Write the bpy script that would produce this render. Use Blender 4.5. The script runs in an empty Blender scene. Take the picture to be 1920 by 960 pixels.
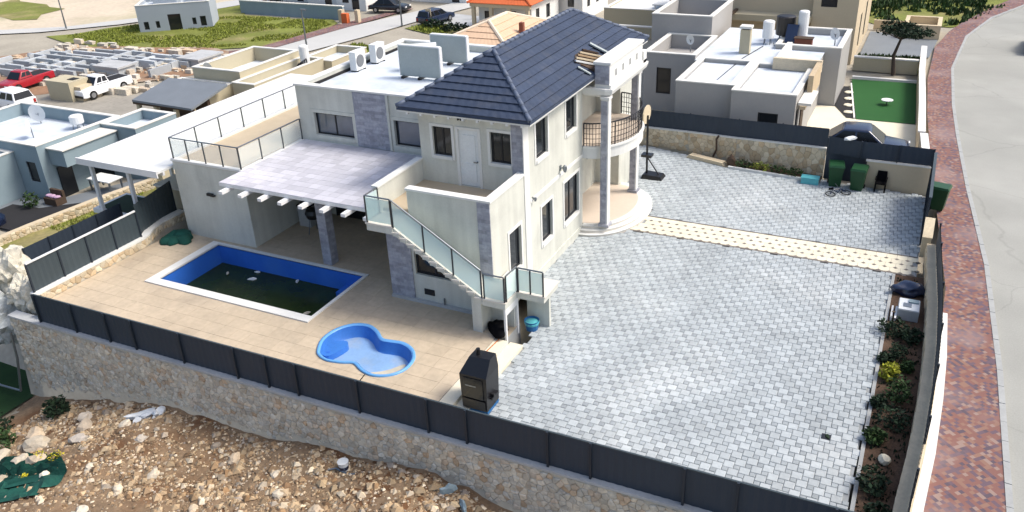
import bpy, bmesh, math, random
from mathutils import Vector, Matrix, noise
from mathutils.geometry import delaunay_2d_cdt
rad = math.radians
random.seed(11)
sc = bpy.context.scene
COL = sc.collection
PI = math.pi

# ------------------------------------------------------------------ camera
yaw, pitch, roll = -0.474373, 0.475889, -0.0444136
fwd = Vector((math.sin(yaw)*math.cos(pitch), math.cos(yaw)*math.cos(pitch), -math.sin(pitch)))
rgt = Vector((math.cos(yaw), -math.sin(yaw), 0))
upv = rgt.cross(fwd)
r2 = math.cos(roll)*rgt + math.sin(roll)*upv
u2 = -math.sin(roll)*rgt + math.cos(roll)*upv
cam = bpy.data.cameras.new('camera'); camo = bpy.data.objects.new('camera', cam); COL.objects.link(camo)
camo.matrix_world = Matrix(((r2.x, u2.x, -fwd.x, 11.6412), (r2.y, u2.y, -fwd.y, -21.2856), (r2.z, u2.z, -fwd.z, 15.0921), (0, 0, 0, 1)))
cam.sensor_width = 36; cam.lens = 1576.35/1920*36
cam.clip_start = 0.1; cam.clip_end = 3000
sc.camera = camo

# ------------------------------------------------------------------ light
SUN_AZ, SUN_EL = rad(66), rad(52)          # azimuth from +y towards +x
wd = bpy.data.worlds.new('World'); sc.world = wd; wd.use_nodes = True
nt = wd.node_tree
sky = nt.nodes.new('ShaderNodeTexSky'); sky.sky_type = 'NISHITA'; sky.sun_disc = False
sky.sun_elevation = SUN_EL; sky.sun_rotation = SUN_AZ; sky.air_density = 1.0; sky.dust_density = 4.0; sky.ozone_density = 1.0
bgn = nt.nodes['Background']; bgn.inputs['Strength'].default_value = 0.148
nt.links.new(sky.outputs[0], bgn.inputs[0])
sun = bpy.data.lights.new('sun', 'SUN'); sun.energy = 1.9; sun.angle = rad(18.0); sun.color = (1.0, 0.95, 0.87)
suno = bpy.data.objects.new('sun', sun); COL.objects.link(suno)
sd = Vector((math.sin(SUN_AZ)*math.cos(SUN_EL), math.cos(SUN_AZ)*math.cos(SUN_EL), math.sin(SUN_EL)))
suno.rotation_euler = sd.to_track_quat('Z', 'Y').to_euler(); suno.location = (30, 10, 40)
sc.view_settings.view_transform = 'Standard'; sc.view_settings.look = 'None'
sc.view_settings.exposure = 0.64; sc.view_settings.gamma = 1.0; sc.view_settings.use_curve_mapping = False
sc.render.engine = 'CYCLES'

# ------------------------------------------------------------------ materials
MAT = {}
def mk(name, col, rough=.8, var=.12, scale=1.2, fine=.08, fscale=14, bump=0., bscale=30, metal=0., rnd=0., rsrc=None,
       stain=None, stain_amt=0., stain_scale=.6, spec=.35, alt=None, tint=None, streak=0.):
    """procedural surface: base colour + large and fine mottling, optional stain, per-piece variation, bump"""
    m = bpy.data.materials.new(name); m.use_nodes = True; MAT[name] = m
    t = m.node_tree; N = t.nodes; Lk = t.links
    b = N['Principled BSDF']; b.inputs['Roughness'].default_value = rough; b.inputs['Metallic'].default_value = metal
    b.inputs['Specular IOR Level'].default_value = spec
    g = N.new('ShaderNodeNewGeometry')
    def noi(s, d=4):
        n = N.new('ShaderNodeTexNoise'); n.inputs['Scale'].default_value = s; n.inputs['Detail'].default_value = d
        Lk.new(g.outputs['Position'], n.inputs['Vector']); return n
    def mth(op, a, b2, c=None):
        q = N.new('ShaderNodeMath'); q.operation = op
        for i, x in enumerate((a, b2, c)):
            if x is None: continue
            if hasattr(x, 'links'): Lk.new(x, q.inputs[i])
            else: q.inputs[i].default_value = x
        return q.outputs[0]
    fac = mth('MULTIPLY_ADD', noi(scale).outputs[0], 2.8*var, 1-1.4*var)
    f2 = mth('MULTIPLY_ADD', noi(fscale, 5).outputs[0], 2.8*fine, 1-1.4*fine)
    fac = mth('MULTIPLY', fac, f2)
    if streak:
        mpn = N.new('ShaderNodeMapping'); mpn.inputs['Scale'].default_value = (3.2, 3.2, .22); Lk.new(g.outputs['Position'], mpn.inputs['Vector'])
        sn = N.new('ShaderNodeTexNoise'); sn.inputs['Scale'].default_value = 1.0; sn.inputs['Detail'].default_value = 6; Lk.new(mpn.outputs[0], sn.inputs['Vector'])
        fac = mth('MULTIPLY', fac, mth('MULTIPLY_ADD', sn.outputs[0], 2.4*streak, 1-1.2*streak))
    rs = None
    if rsrc == 'obj':
        oi = N.new('ShaderNodeObjectInfo'); rs = oi.outputs['Random']
    elif rsrc == 'isl':
        rs = g.outputs['Random Per Island']
    if rs is not None and rnd:
        fac = mth('MULTIPLY', fac, mth('MULTIPLY_ADD', rs, 2*rnd, 1-rnd))
    base = N.new('ShaderNodeRGB'); base.outputs[0].default_value = (*col, 1); c = base.outputs[0]
    def mix(f, a, b2, mode='MIX'):
        q = N.new('ShaderNodeMix'); q.data_type = 'RGBA'; q.blend_type = mode
        if hasattr(f, 'links'): Lk.new(f, q.inputs['Factor'])
        else: q.inputs['Factor'].default_value = f
        for s, x in ((q.inputs['A'], a), (q.inputs['B'], b2)):
            if hasattr(x, 'links'): Lk.new(x, s)
            else: s.default_value = (*x, 1)
        return q.outputs['Result']
    if alt is not None and rs is not None:
        w = N.new('ShaderNodeTexWhiteNoise'); w.noise_dimensions = '1D'; Lk.new(rs, w.inputs['W'])
        r = N.new('ShaderNodeValToRGB'); r.color_ramp.interpolation = 'LINEAR'
        e = r.color_ramp.elements; cols = [col] + list(alt)
        e[0].color = (*cols[0], 1); e[1].color = (*cols[-1], 1)
        for i, cc in enumerate(cols[1:-1]): q = e.new((i+1)/(len(cols)-1)); q.color = (*cc, 1)
        Lk.new(w.outputs['Value'], r.inputs[0]); c = r.outputs[0]
    if stain is not None:
        rp = N.new('ShaderNodeValToRGB'); rp.color_ramp.elements[0].position = .5; rp.color_ramp.elements[1].position = .68
        Lk.new(noi(stain_scale, 6).outputs[0], rp.inputs[0])
        c = mix(mth('MULTIPLY', rp.outputs[0], stain_amt), c, stain)
    vm = N.new('ShaderNodeVectorMath'); vm.operation = 'SCALE'
    Lk.new(c, vm.inputs[0]); Lk.new(fac, vm.inputs['Scale'])
    Lk.new(vm.outputs[0], b.inputs['Base Color'])
    if bump:
        bp = N.new('ShaderNodeBump'); bp.inputs['Strength'].default_value = bump; bp.inputs['Distance'].default_value = .03
        Lk.new(noi(bscale, 6).outputs[0], bp.inputs['Height']); Lk.new(bp.outputs[0], b.inputs['Normal'])
    return m

def glassy(name, tint, op, rough=.05):
    """glass sheet: tinted see-through share plus a glossy pale share"""
    m = bpy.data.materials.new(name); m.use_nodes = True; MAT[name] = m
    t = m.node_tree; N = t.nodes; Lk = t.links
    b = N['Principled BSDF']; b.inputs['Base Color'].default_value = (*tint, 1); b.inputs['Roughness'].default_value = rough
    tr = N.new('ShaderNodeBsdfTransparent'); tr.inputs[0].default_value = (min(1, tint[0]*1.25+.1), min(1, tint[1]*1.2+.1), min(1, tint[2]*1.2+.1), 1)
    mx = N.new('ShaderNodeMixShader'); mx.inputs[0].default_value = op
    Lk.new(tr.outputs[0], mx.inputs[1]); Lk.new(b.outputs[0], mx.inputs[2]); Lk.new(mx.outputs[0], N['Material Output'].inputs[0])
    return m

mk('stucco', (.57, .575, .515), .9, .09, .7, .07, 18, .3, 60, stain=(.43, .435, .39), stain_amt=.45, stain_scale=.9, streak=.15)
mk('white_trim', (.68, .68, .65), .8, .05, 1, .03, 12)
mk('coping_white', (.68, .68, .65), .8, .07, 1.4, .05, 20)
mk('stone_cladding', (.36, .37, .42), .85, .2, 3.5, .2, 12, .5, 18, stain=(.50, .50, .54), stain_amt=.6, stain_scale=2.2)
mk('roof_tile', (.040, .056, .094), .75, .16, .9, .16, 7, .2, 22, spec=.22, rnd=.07, rsrc='obj', stain=(.065, .075, .10), stain_amt=.5, stain_scale=1.6)
mk('ridge_tile', (.10, .125, .18), .6, .12, 2, .1, 10)
mk('roof_membrane', (.58, .63, .68), .75, .10, .8, .06, 6, stain=(.34, .39, .43), stain_amt=.6, stain_scale=.8)
mk('slab_tile', (.49, .485, .525), .7, .09, .9, .05, 8, rnd=.09, rsrc='isl', stain=(.62, .60, .63), stain_amt=.6, stain_scale=.5)
mk('slab_tile_piece', (.49, .485, .525), .7, .09, .9, .05, 8, rnd=.12, rsrc='obj', stain=(.62, .60, .63), stain_amt=.6, stain_scale=.5)
mk('beam_white', (.72, .72, .71), .7, .04)
mk('terrace_floor', (.46, .38, .27), .8, .1, 1.5, .05)
mk('dark_frame', (.012, .014, .018), .4, .1)
mk('window_glass', (.014, .017, .021), .08, .3, .8, .02, spec=.5)
mk('car_glass', (.008, .010, .013), .12, .2, spec=.35)
mk('window_glass_grey', (.10, .12, .15), .08, .5, 1.1, .02, spec=.9)
mk('door_white', (.70, .73, .73), .5, .03)
mk('door_cream', (.60, .54, .42), .6, .06)
mk('steel', (.22, .24, .26), .35, .1, metal=.8)
mk('dark_steel', (.06, .065, .07), .4, .1, metal=.5)
mk('iron', (.02, .021, .026), .5, .1)
mk('void_dark', (.02, .02, .022), .9, .1)
glassy('rail_glass', (.66, .78, .77), .55)
glassy('rail_glass_clear', (.74, .82, .80), .26)
mk('step_marble', (.64, .60, .53), .6, .06, 2, .05)
mk('porch_floor', (.60, .51, .42), .5, .06, 1.4, .06)
mk('deck_tile', (.49, .405, .295), .75, .16, .5, .12, 6, .15, 40, rnd=.045, rsrc='obj', stain=(.33, .28, .22), stain_amt=.45, stain_scale=.45)
mk('deck_tile_isl', (.49, .405, .295), .75, .16, .5, .12, 6, .15, 40, rnd=.045, rsrc='isl', stain=(.33, .28, .22), stain_amt=.45, stain_scale=.45)
mk('grout', (.36, .31, .24), .95, .1)
mk('joint_sand', (.27, .285, .29), .95, .15, 2, .15, 20)
PL = dict(rough=.85, var=.16, scale=.45, fine=.12, fscale=9, bump=.25, bscale=55, stain=(.47, .495, .495), stain_amt=.6, stain_scale=.24)
mk('paver_pale', (.372, .407, .42), rnd=.10, rsrc='obj', **PL); mk('paver_pale_isl', (.372, .407, .42), rnd=.10, rsrc='isl', **PL)
PD = dict(PL); PD.update(stain_amt=.22)
mk('paver_grey', (.305, .337, .352), rnd=.16, rsrc='obj', **PD); mk('paver_grey_isl', (.305, .337, .352), rnd=.16, rsrc='isl', **PD)
mk('path_cream', (.68, .63, .49), .8, .06, 1, .06, rnd=.06, rsrc='obj')
mk('path_dot', (.16, .14, .12), .8, .1, rnd=.3, rsrc='obj')
mk('kerb_grey', (.33, .34, .335), .9, .12, 2, .1)
mk('concrete', (.42, .43, .43), .9, .14, .8, .1, 10, .2, 30, stain=(.30, .31, .31), stain_amt=.5, stain_scale=.7)
mk('road', (.30, .302, .275), .9, .12, .3, .12, 22, .15, 80, stain=(.36, .36, .33), stain_amt=.6, stain_scale=.22)
mk('mortar', (.47, .435, .36), .95, .15, 2, .15, 16, .5, 25)
SW = [(.56, .51, .42), (.60, .52, .40), (.52, .49, .42), (.52, .38, .25), (.55, .52, .45), (.60, .55, .45), (.44, .40, .33)]
mk('wall_stone', (.50, .475, .42), .92, .20, 2.2, .30, 9, 1.0, 14, rnd=.16, rsrc='obj', alt=SW)
mk('wall_stone_isl', (.50, .475, .42), .92, .20, 2.2, .30, 9, 1.0, 14, rnd=.16, rsrc='isl', alt=SW)
SW2 = [(.55, .47, .34), (.60, .53, .40), (.48, .38, .25), (.58, .44, .28)]
mk('warm_stone_isl', (.56, .48, .35), .92, .12, 3, .15, 16, .5, 20, rnd=.18, rsrc='isl', alt=SW2)
mk('warm_cap', (.60, .51, .36), .9, .14, 2, .12, 12, .4, 20)
mk('fence_dark', (.026, .038, .056), .6, .12, .8, .06, spec=.4)
mk('fence_post', (.018, .026, .038), .5, .1)
mk('fence_teal', (.045, .062, .072), .5, .12, .8, .08)
mk('pool_wall', (.035, .15, .56), .35, .12, .8, .05, 8, stain=(.06, .20, .55), stain_amt=.5)
mk('pool_floor', (.012, .022, .012), .5, .3, 1.2, .1, stain=(.03, .035, .015), stain_amt=.7)
mk('pool_water', (.020, .038, .012), .22, .35, 1.0, .1, 12, .03, 6, stain=(.026, .032, .010), stain_amt=.7, spec=.2)
mk('shell_blue', (.045, .18, .54), .4, .14, 1.4, .08, spec=.35)
mk('shell_floor', (.22, .37, .60), .5, .16, 1.6, .08, stain=(.34, .40, .46), stain_amt=.6, stain_scale=1.3)
mk('shell_rim', (.13, .35, .68), .3, .06)
mk('wet_sand', (.50, .46, .36), .6, .2, 3, .1)
mk('soil', (.085, .052, .034), .98, .35, 1.5, .3, 14, .9, 18, stain=(.13, .085, .055), stain_amt=.6, stain_scale=1.2)
mk('turf', (.16, .18, .035), .95, .35, .3, .3, 4, .6, 20, stain=(.30, .24, .12), stain_amt=.75, stain_scale=.22)
mk('red_soil', (.25, .15, .09), .95, .25, .4, .2, 3, .4, 6, stain=(.38, .33, .26), stain_amt=.8, stain_scale=.35)
mk('pale_soil', (.54, .46, .35), .95, .12, .2, .15, 2, .3, 5, stain=(.22, .24, .09), stain_amt=.45, stain_scale=.12)
mk('lane_dirt', (.28, .26, .22), .95, .2, .5, .15, 4)
mk('yard', (.34, .31, .25), .95, .2, .3, .15, 4)
mk('rock_pale', (.60, .51, .38), .9, .2, 3, .15, 14, .5, 12, rnd=.35, rsrc='obj', alt=[(.64, .57, .45), (.46, .36, .25), (.40, .36, .31)])
mk('rock_isl', (.46, .35, .22), .92, .15, 3, .15, 14, .4, 12, rnd=.3, rsrc='isl', alt=[(.28, .17, .085), (.50, .39, .25), (.18, .11, .06), (.36, .26, .16), (.66, .56, .41), (.32, .27, .22), (.44, .33, .20), (.22, .14, .08)])
mk('boulder_pale', (.57, .54, .45), .9, .18, 1.6, .2, 9, .7, 10, stain=(.38, .36, .31), stain_amt=.6, stain_scale=1.4)
mk('boulder_grey', (.40, .43, .43), .9, .2, 1.6, .2, 9, .7, 10, stain=(.28, .30, .30), stain_amt=.6, stain_scale=1.4)
mk('road_pale', (.46, .46, .44), .9, .09, .25, .09, 8)
mk('lawn_dark', (.010, .040, .008), .95, .3, .8, .2, 9)
mk('damp_soil', (.13, .065, .03), .97, .3, 1.6, .35, 9, 1.0, 12)
mk('sand_pale', (.46, .36, .24), .97, .2, 1.6, .25, 9, .8, 12)
mk('oven_glass', (.010, .012, .014), .22, .2, spec=.4)
mk('white_rail', (.66, .67, .66), .6, .05)
mk('black_metal', (.008, .008, .010), .35, .2, spec=.5)
mk('black_glass', (.01, .013, .016), .05, .1, spec=.9)
mk('black_cloth', (.004, .004, .005), .95, .2, spec=.1)
mk('blue_plastic', (.02, .12, .30), .4, .1)
mk('green_bin', (.012, .060, .022), .45, .12)
mk('turquoise', (.10, .42, .47), .4, .08)
mk('teal_net', (.008, .070, .052), .85, .35, 3, .2)
mk('yellow_flower', (.55, .48, .03), .8, .2)
mk('wood', (.42, .30, .18), .8, .2, 3, .15)
mk('wood_dark', (.07, .045, .03), .8, .2, 3)
mk('rope_orange', (.45, .16, .06), .8, .1)
mk('leaf', (.026, .056, .014), .8, .25, 2, .1, rnd=.5, rsrc='isl')
mk('leaf_bright', (.20, .23, .035), .8, .25, 2, .1, rnd=.5, rsrc='isl')
mk('leaf_yellow', (.26, .27, .02), .8, .25, 2, .1, rnd=.35, rsrc='isl')
mk('leaf_dark', (.012, .028, .012), .85, .25, 2, .1, rnd=.5, rsrc='isl')
mk('bark', (.06, .045, .035), .9, .2, 6)
mk('house_blue', (.23, .30, .335), .9, .08, .5, .05, stain=(.17, .24, .275), stain_amt=.4)
mk('house_grey', (.36, .35, .335), .9, .06, .5, .04, 10, stain=(.34, .33, .32), stain_amt=.3)
mk('house_grey_far', (.36, .40, .44), .9, .08, .3, .05)
mk('house_tan', (.46, .41, .29), .9, .08, .5, .05)
mk('house_beige', (.55, .46, .32), .9, .06, .4, .04)
mk('house_white', (.68, .69, .67), .9, .04, .3, .03)
mk('parapet_cap', (.66, .65, .60), .8, .06)
mk('slate', (.17, .19, .21), .6, .12, .8, .08)
mk('tile_beige', (.60, .42, .28), .8, .10, .6, .1, 6)
mk('tile_cap_pale', (.72, .60, .46), .8, .08)
mk('tile_orange', (.58, .13, .04), .8, .12, .6, .1, 6)
mk('block_grey', (.42, .45, .47), .95, .15, .6, .1, 5, rnd=.2, rsrc='obj')
mk('artificial_turf', (.012, .085, .014), .85, .08, .6, .08, 30)
mk('car_white', (.78, .79, .80), .25, .03, spec=.6)
mk('car_red', (.33, .012, .022), .25, .08, spec=.6)
mk('car_blue', (.012, .022, .055), .2, .08, spec=.7)
mk('car_black', (.012, .014, .020), .25, .08, spec=.6)
mk('tyre', (.012, .012, .012), .85, .1)
mk('rim', (.35, .36, .38), .35, .05, metal=.7)
mk('lamp_white', (.80, .80, .78), .3, .02)
mk('lamp_red', (.35, .015, .01), .3, .05)
mk('ac_white', (.72, .73, .72), .5, .04)
mk('fan_grey', (.16, .17, .18), .6, .1)
mk('panel_grey', (.36, .40, .39), .7, .04)
mk('rust', (.20, .07, .045), .85, .2)
mk('net_white', (.58, .61, .63), .6, .08)
mk('foam_white', (.75, .76, .74), .8, .05)
mk('pink_cushion', (.45, .30, .42), .9, .1)
mk('skin_board', (.62, .52, .36), .6, .08)

# brick pavement of the street
def brick_mat():
    m = mk('red_pavers', (.2, .1, .09), .88, .12, .5, .1, 8, .2, 40)
    t = m.node_tree; N = t.nodes; Lk = t.links; b = N['Principled BSDF']
    g = N.new('ShaderNodeNewGeometry'); mp = N.new('ShaderNodeMapping'); mp.inputs['Rotation'].default_value = (0, 0, rad(45))
    Lk.new(g.outputs['Position'], mp.inputs['Vector'])
    v = N.new('ShaderNodeTexVoronoi'); v.distance = 'CHEBYCHEV'; v.inputs['Scale'].default_value = 9.0; v.inputs['Randomness'].default_value = 0.0
    Lk.new(mp.outputs[0], v.inputs['Vector'])
    sp = N.new('ShaderNodeSeparateColor'); Lk.new(v.outputs['Color'], sp.inputs[0])
    r = N.new('ShaderNodeValToRGB'); e = r.color_ramp.elements; r.color_ramp.interpolation = 'CONSTANT'
    e[0].color = (.20, .098, .082, 1); e[1].color = (.125, .085, .105, 1); e[1].position = .42
    for p, cc in ((.66, (.235, .135, .102, 1)), (.82, (.27, .19, .16, 1)), (.9, (.095, .072, .09, 1))): q = e.new(p); q.color = cc
    Lk.new(sp.outputs[0], r.inputs[0])
    n = N.new('ShaderNodeTexNoise'); n.inputs['Scale'].default_value = .5; n.inputs['Detail'].default_value = 6; Lk.new(g.outputs['Position'], n.inputs['Vector'])
    rp = N.new('ShaderNodeValToRGB'); rp.color_ramp.elements[0].position = .50; rp.color_ramp.elements[1].position = .80; Lk.new(n.outputs[0], rp.inputs[0])
    mx = N.new('ShaderNodeMix'); mx.data_type = 'RGBA'; Lk.new(rp.outputs[0], mx.inputs['Factor']); Lk.new(r.outputs[0], mx.inputs['A'])
    mx.inputs['B'].default_value = (.27, .20, .195, 1)
    Lk.new(mx.outputs['Result'], b.inputs['Base Color'])
brick_mat()

# dirt of the building plot: ochre with pale stones and dark damp patches
mk('plot_dirt', (.225, .155, .095), .97, .28, 1.1, .35, 8, 1.0, 10, stain=(.12, .058, .026), stain_amt=.9, stain_scale=.55)

# ------------------------------------------------------------------ mesh builder
ORG = {}
class MB:
    def __init__(s): s.v = []; s.f = []
    def add(s, vs, fs):
        n = len(s.v); s.v += [tuple(p) for p in vs]; s.f += [tuple(i+n for i in q) for q in fs]; return s
    def box(s, x0, x1, y0, y1, z0, z1):
        if x1 < x0: x0, x1 = x1, x0
        if y1 < y0: y0, y1 = y1, y0
        if z1 < z0: z0, z1 = z1, z0
        return s.add([(x0,y0,z0),(x1,y0,z0),(x1,y1,z0),(x0,y1,z0),(x0,y0,z1),(x1,y0,z1),(x1,y1,z1),(x0,y1,z1)],
                     [(0,3,2,1),(4,5,6,7),(0,1,5,4),(1,2,6,5),(2,3,7,6),(3,0,4,7)])
    def prism(s, pts, z0, z1, cap=True):
        n = len(pts); vs = [(p[0],p[1],z0) for p in pts]+[(p[0],p[1],z1) for p in pts]
        fs = [(i,(i+1)%n,n+(i+1)%n,n+i) for i in range(n)]
        if cap: fs += [tuple(range(n,2*n)), tuple(reversed(range(n)))]
        return s.add(vs, fs)
    def loft(s, rings, close=True, caps=True):
        n = len(rings[0]); vs = [p for r in rings for p in r]; fs = []
        for k in range(len(rings)-1):
            for i in range(n if close else n-1):
                j = (i+1)%n; fs.append((k*n+i, k*n+j, (k+1)*n+j, (k+1)*n+i))
        if caps: fs += [tuple(reversed(range(n))), tuple(range((len(rings)-1)*n, len(rings)*n))]
        return s.add(vs, fs)
    def beam(s, p, q, w, h, up=(0,0,1)):
        p, q = Vector(p), Vector(q); d = (q-p).normalized(); u = Vector(up)
        sd_ = d.cross(u)
        if sd_.length < 1e-4: sd_ = d.cross(Vector((0,1,0)))
        sd_.normalize(); u = sd_.cross(d)
        a, b = sd_*w/2, u*h/2
        return s.loft([[p-a-b,p+a-b,p+a+b,p-a+b],[q-a-b,q+a-b,q+a+b,q-a+b]])
    def tube(s, p, q, r, n=8, r2=None):
        p, q = Vector(p), Vector(q); d = (q-p).normalized(); a = d.orthogonal().normalized(); b = d.cross(a)
        r2 = r if r2 is None else r2
        return s.loft([[p+(a*math.cos(t)+b*math.sin(t))*r for t in [2*PI*i/n for i in range(n)]],
                       [q+(a*math.cos(t)+b*math.sin(t))*r2 for t in [2*PI*i/n for i in range(n)]]])
    def path(s, pts, r, n=6):
        for a, b in zip(pts[:-1], pts[1:]): s.tube(a, b, r, n)
        return s
    def tris(s, pts, tr): return s.add(pts, tr)
    def lathe(s, c, prof, n=16):
        rings = [[(c[0]+r*math.cos(2*PI*i/n), c[1]+r*math.sin(2*PI*i/n), c[2]+z) for i in range(n)] for r, z in prof]
        return s.loft(rings)
    def rock(s, c, rx, ry, rz, seed=0, sub=1, amp=.28):
        bm = bmesh.new(); bmesh.ops.create_icosphere(bm, subdivisions=sub, radius=1)
        off = Vector((seed*3.7, seed*1.3, seed*2.1)); a = seed*1.7
        vs = []
        for v in bm.verts:
            k = 1+amp*noise.noise(v.co*1.3+off)*1.6
            if sub >= 4: k += amp*.75*noise.noise(v.co*3.1+off)+amp*.45*noise.noise(v.co*7.3+off)
            p = v.co*k; x, y = p.x*rx, p.y*ry
            vs.append((c[0]+x*math.cos(a)-y*math.sin(a), c[1]+x*math.sin(a)+y*math.cos(a), c[2]+p.z*rz))
        bm.verts.index_update(); fs = [tuple(v.index for v in f.verts) for f in bm.faces]; bm.free()
        return s.add(vs, fs)
    def mesh(s, name, smooth=False, org=None):
        me = bpy.data.meshes.new(name)
        v = s.v if org is None else [(p[0]-org[0], p[1]-org[1], p[2]-org[2]) for p in s.v]
        me.from_pydata(v, [], s.f); me.validate(); me.update()
        if smooth: me.polygons.foreach_set('use_smooth', [True]*len(me.polygons))
        return me
    def obj(s, name, mat, parent=None, smooth=False, kind=None, label=None, cat=None, group=None, local=False):
        org = ORG.get(parent) if (parent is not None and not local) else None
        bm = bmesh.new(); me = s.mesh(name, smooth, org); bm.from_mesh(me); bmesh.ops.recalc_face_normals(bm, faces=bm.faces); bm.to_mesh(me); bm.free()
        if smooth: me.polygons.foreach_set('use_smooth', [True]*len(me.polygons))
        me.materials.append(MAT[mat])
        o = bpy.data.objects.new(name, me); COL.objects.link(o)
        if parent is not None: o.parent = parent
        ORG[o] = ORG.get(parent, Vector((0,0,0))) if parent is not None else Vector((0,0,0))
        tag(o, label, cat, group, kind)
        return o
def tag(o, label=None, cat=None, group=None, kind=None):
    if label: o['label'] = label
    if cat: o['category'] = cat
    if group: o['group'] = group
    if kind: o['kind'] = kind
    return o
def thing(name, label, cat, loc=(0,0,0), group=None, rotz=0.):
    o = bpy.data.objects.new(name, None); o.empty_display_size = .3; COL.objects.link(o)
    o.location = loc; o.rotation_euler = (0, 0, rotz); ORG[o] = Vector(loc)
    return tag(o, label, cat, group)
def inst(name, me, parent, loc, rot=(0,0,0), scale=(1,1,1)):
    o = bpy.data.objects.new(name, me); COL.objects.link(o)
    if parent is not None: o.parent = parent; loc = Vector(loc)-ORG.get(parent, Vector((0,0,0)))
    o.location = loc; o.rotation_euler = rot; o.scale = scale
    return o
def copy_tree(o, parent=None):
    c = o.copy(); COL.objects.link(c); c.parent = parent
    for ch in [k for k in o.children]: copy_tree(ch, c)
    return c
def datamesh(mb, name, mat, smooth=False):
    me = mb.mesh(name, smooth); bm = bmesh.new(); bm.from_mesh(me); bmesh.ops.recalc_face_normals(bm, faces=bm.faces); bm.to_mesh(me); bm.free()
    if smooth: me.polygons.foreach_set('use_smooth', [True]*len(me.polygons))
    me.materials.append(MAT[mat]); return me

def inpoly(x, y, P):
    r = False; n = len(P); j = n-1
    for i in range(n):
        xi, yi = P[i][:2]; xj, yj = P[j][:2]
        if (yi > y) != (yj > y) and x < (xj-xi)*(y-yi)/(yj-yi)+xi: r = not r
        j = i
    return r
def region(mb, outer, holes, z, zf=None):
    """flat sheet of any outline with holes"""
    vs = []; es = []
    for L in [outer]+list(holes):
        n0 = len(vs); vs += [Vector(p[:2]) for p in L]; es += [(n0+i, n0+(i+1)%len(L)) for i in range(len(L))]
    o = delaunay_2d_cdt(vs, es, [], 0, 1e-5)
    P, T = o[0], o[2]; keep = []
    for t in T:
        c = sum((P[i] for i in t), Vector((0,0)))/len(t)
        if inpoly(c.x, c.y, outer) and not any(inpoly(c.x, c.y, h) for h in holes): keep.append(tuple(t))
    mb.add([(p.x, p.y, z if zf is None else zf(p.x, p.y)) for p in P], keep); return mb
def smooth_poly(P, n=4):
    """Catmull-Rom closed outline"""
    out = []; m = len(P)
    for i in range(m):
        p0, p1, p2, p3 = [Vector(P[(i+k-1)%m]) for k in range(4)]
        for j in range(n):
            t = j/n; out.append(.5*((2*p1)+(p2-p0)*t+(2*p0-5*p1+4*p2-p3)*t*t+(3*p1-p0-3*p2+p3)*t**3))
    return [(p.x, p.y) for p in out]
def sstep(a, b, x):
    t = min(max((x-a)/(b-a), 0), 1); return t*t*(3-2*t)
def interp(x, X, Y):
    if x <= X[0]: return Y[0]
    for i in range(len(X)-1):
        if x <= X[i+1]: return Y[i]+(Y[i+1]-Y[i])*(x-X[i])/(X[i+1]-X[i])
    return Y[-1]

# wall with real openings; axis 'x': wall runs along x with outer face at y=pl; 'y': along y, outer face x=pl; inn = signed thickness inwards
def wall(mb, axis, pl, inn, a0, a1, z0, z1, holes=()):
    A = sorted({a0, a1, *[h[0] for h in holes], *[h[1] for h in holes]}); Z = sorted({z0, z1, *[h[2] for h in holes], *[h[3] for h in holes]})
    A = [a for a in A if a0-1e-6 <= a <= a1+1e-6]; Z = [q for q in Z if z0-1e-6 <= q <= z1+1e-6]
    P = (lambda a, z, d: (a, pl+d, z)) if axis == 'x' else (lambda a, z, d: (pl+d, a, z))
    def solid(i, j):
        if i < 0 or j < 0 or i >= len(A)-1 or j >= len(Z)-1: return False
        ca, cz = (A[i]+A[i+1])/2, (Z[j]+Z[j+1])/2
        return not any(h[0] < ca < h[1] and h[2] < cz < h[3] for h in holes)
    for i in range(len(A)-1):
        for j in range(len(Z)-1):
            if not solid(i, j): continue
            p, q, r, t = A[i], A[i+1], Z[j], Z[j+1]
            mb.add([P(p,r,0),P(q,r,0),P(q,t,0),P(p,t,0)], [(0,1,2,3)]); mb.add([P(p,r,inn),P(q,r,inn),P(q,t,inn),P(p,t,inn)], [(3,2,1,0)])
            if not solid(i-1,j): mb.add([P(p,r,0),P(p,t,0),P(p,t,inn),P(p,r,inn)], [(0,1,2,3)])
            if not solid(i+1,j): mb.add([P(q,r,0),P(q,t,0),P(q,t,inn),P(q,r,inn)], [(0,1,2,3)])
            if not solid(i,j-1): mb.add([P(p,r,0),P(q,r,0),P(q,r,inn),P(p,r,inn)], [(0,1,2,3)])
            if not solid(i,j+1): mb.add([P(p,t,0),P(q,t,0),P(q,t,inn),P(p,t,inn)], [(0,1,2,3)])
    return mb
def abox(mb, axis, pl, d0, d1, a0, a1, z0, z1):
    if axis == 'x': return mb.box(a0, a1, pl+d0, pl+d1, z0, z1)
    return mb.box(pl+d0, pl+d1, a0, a1, z0, z1)
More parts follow.
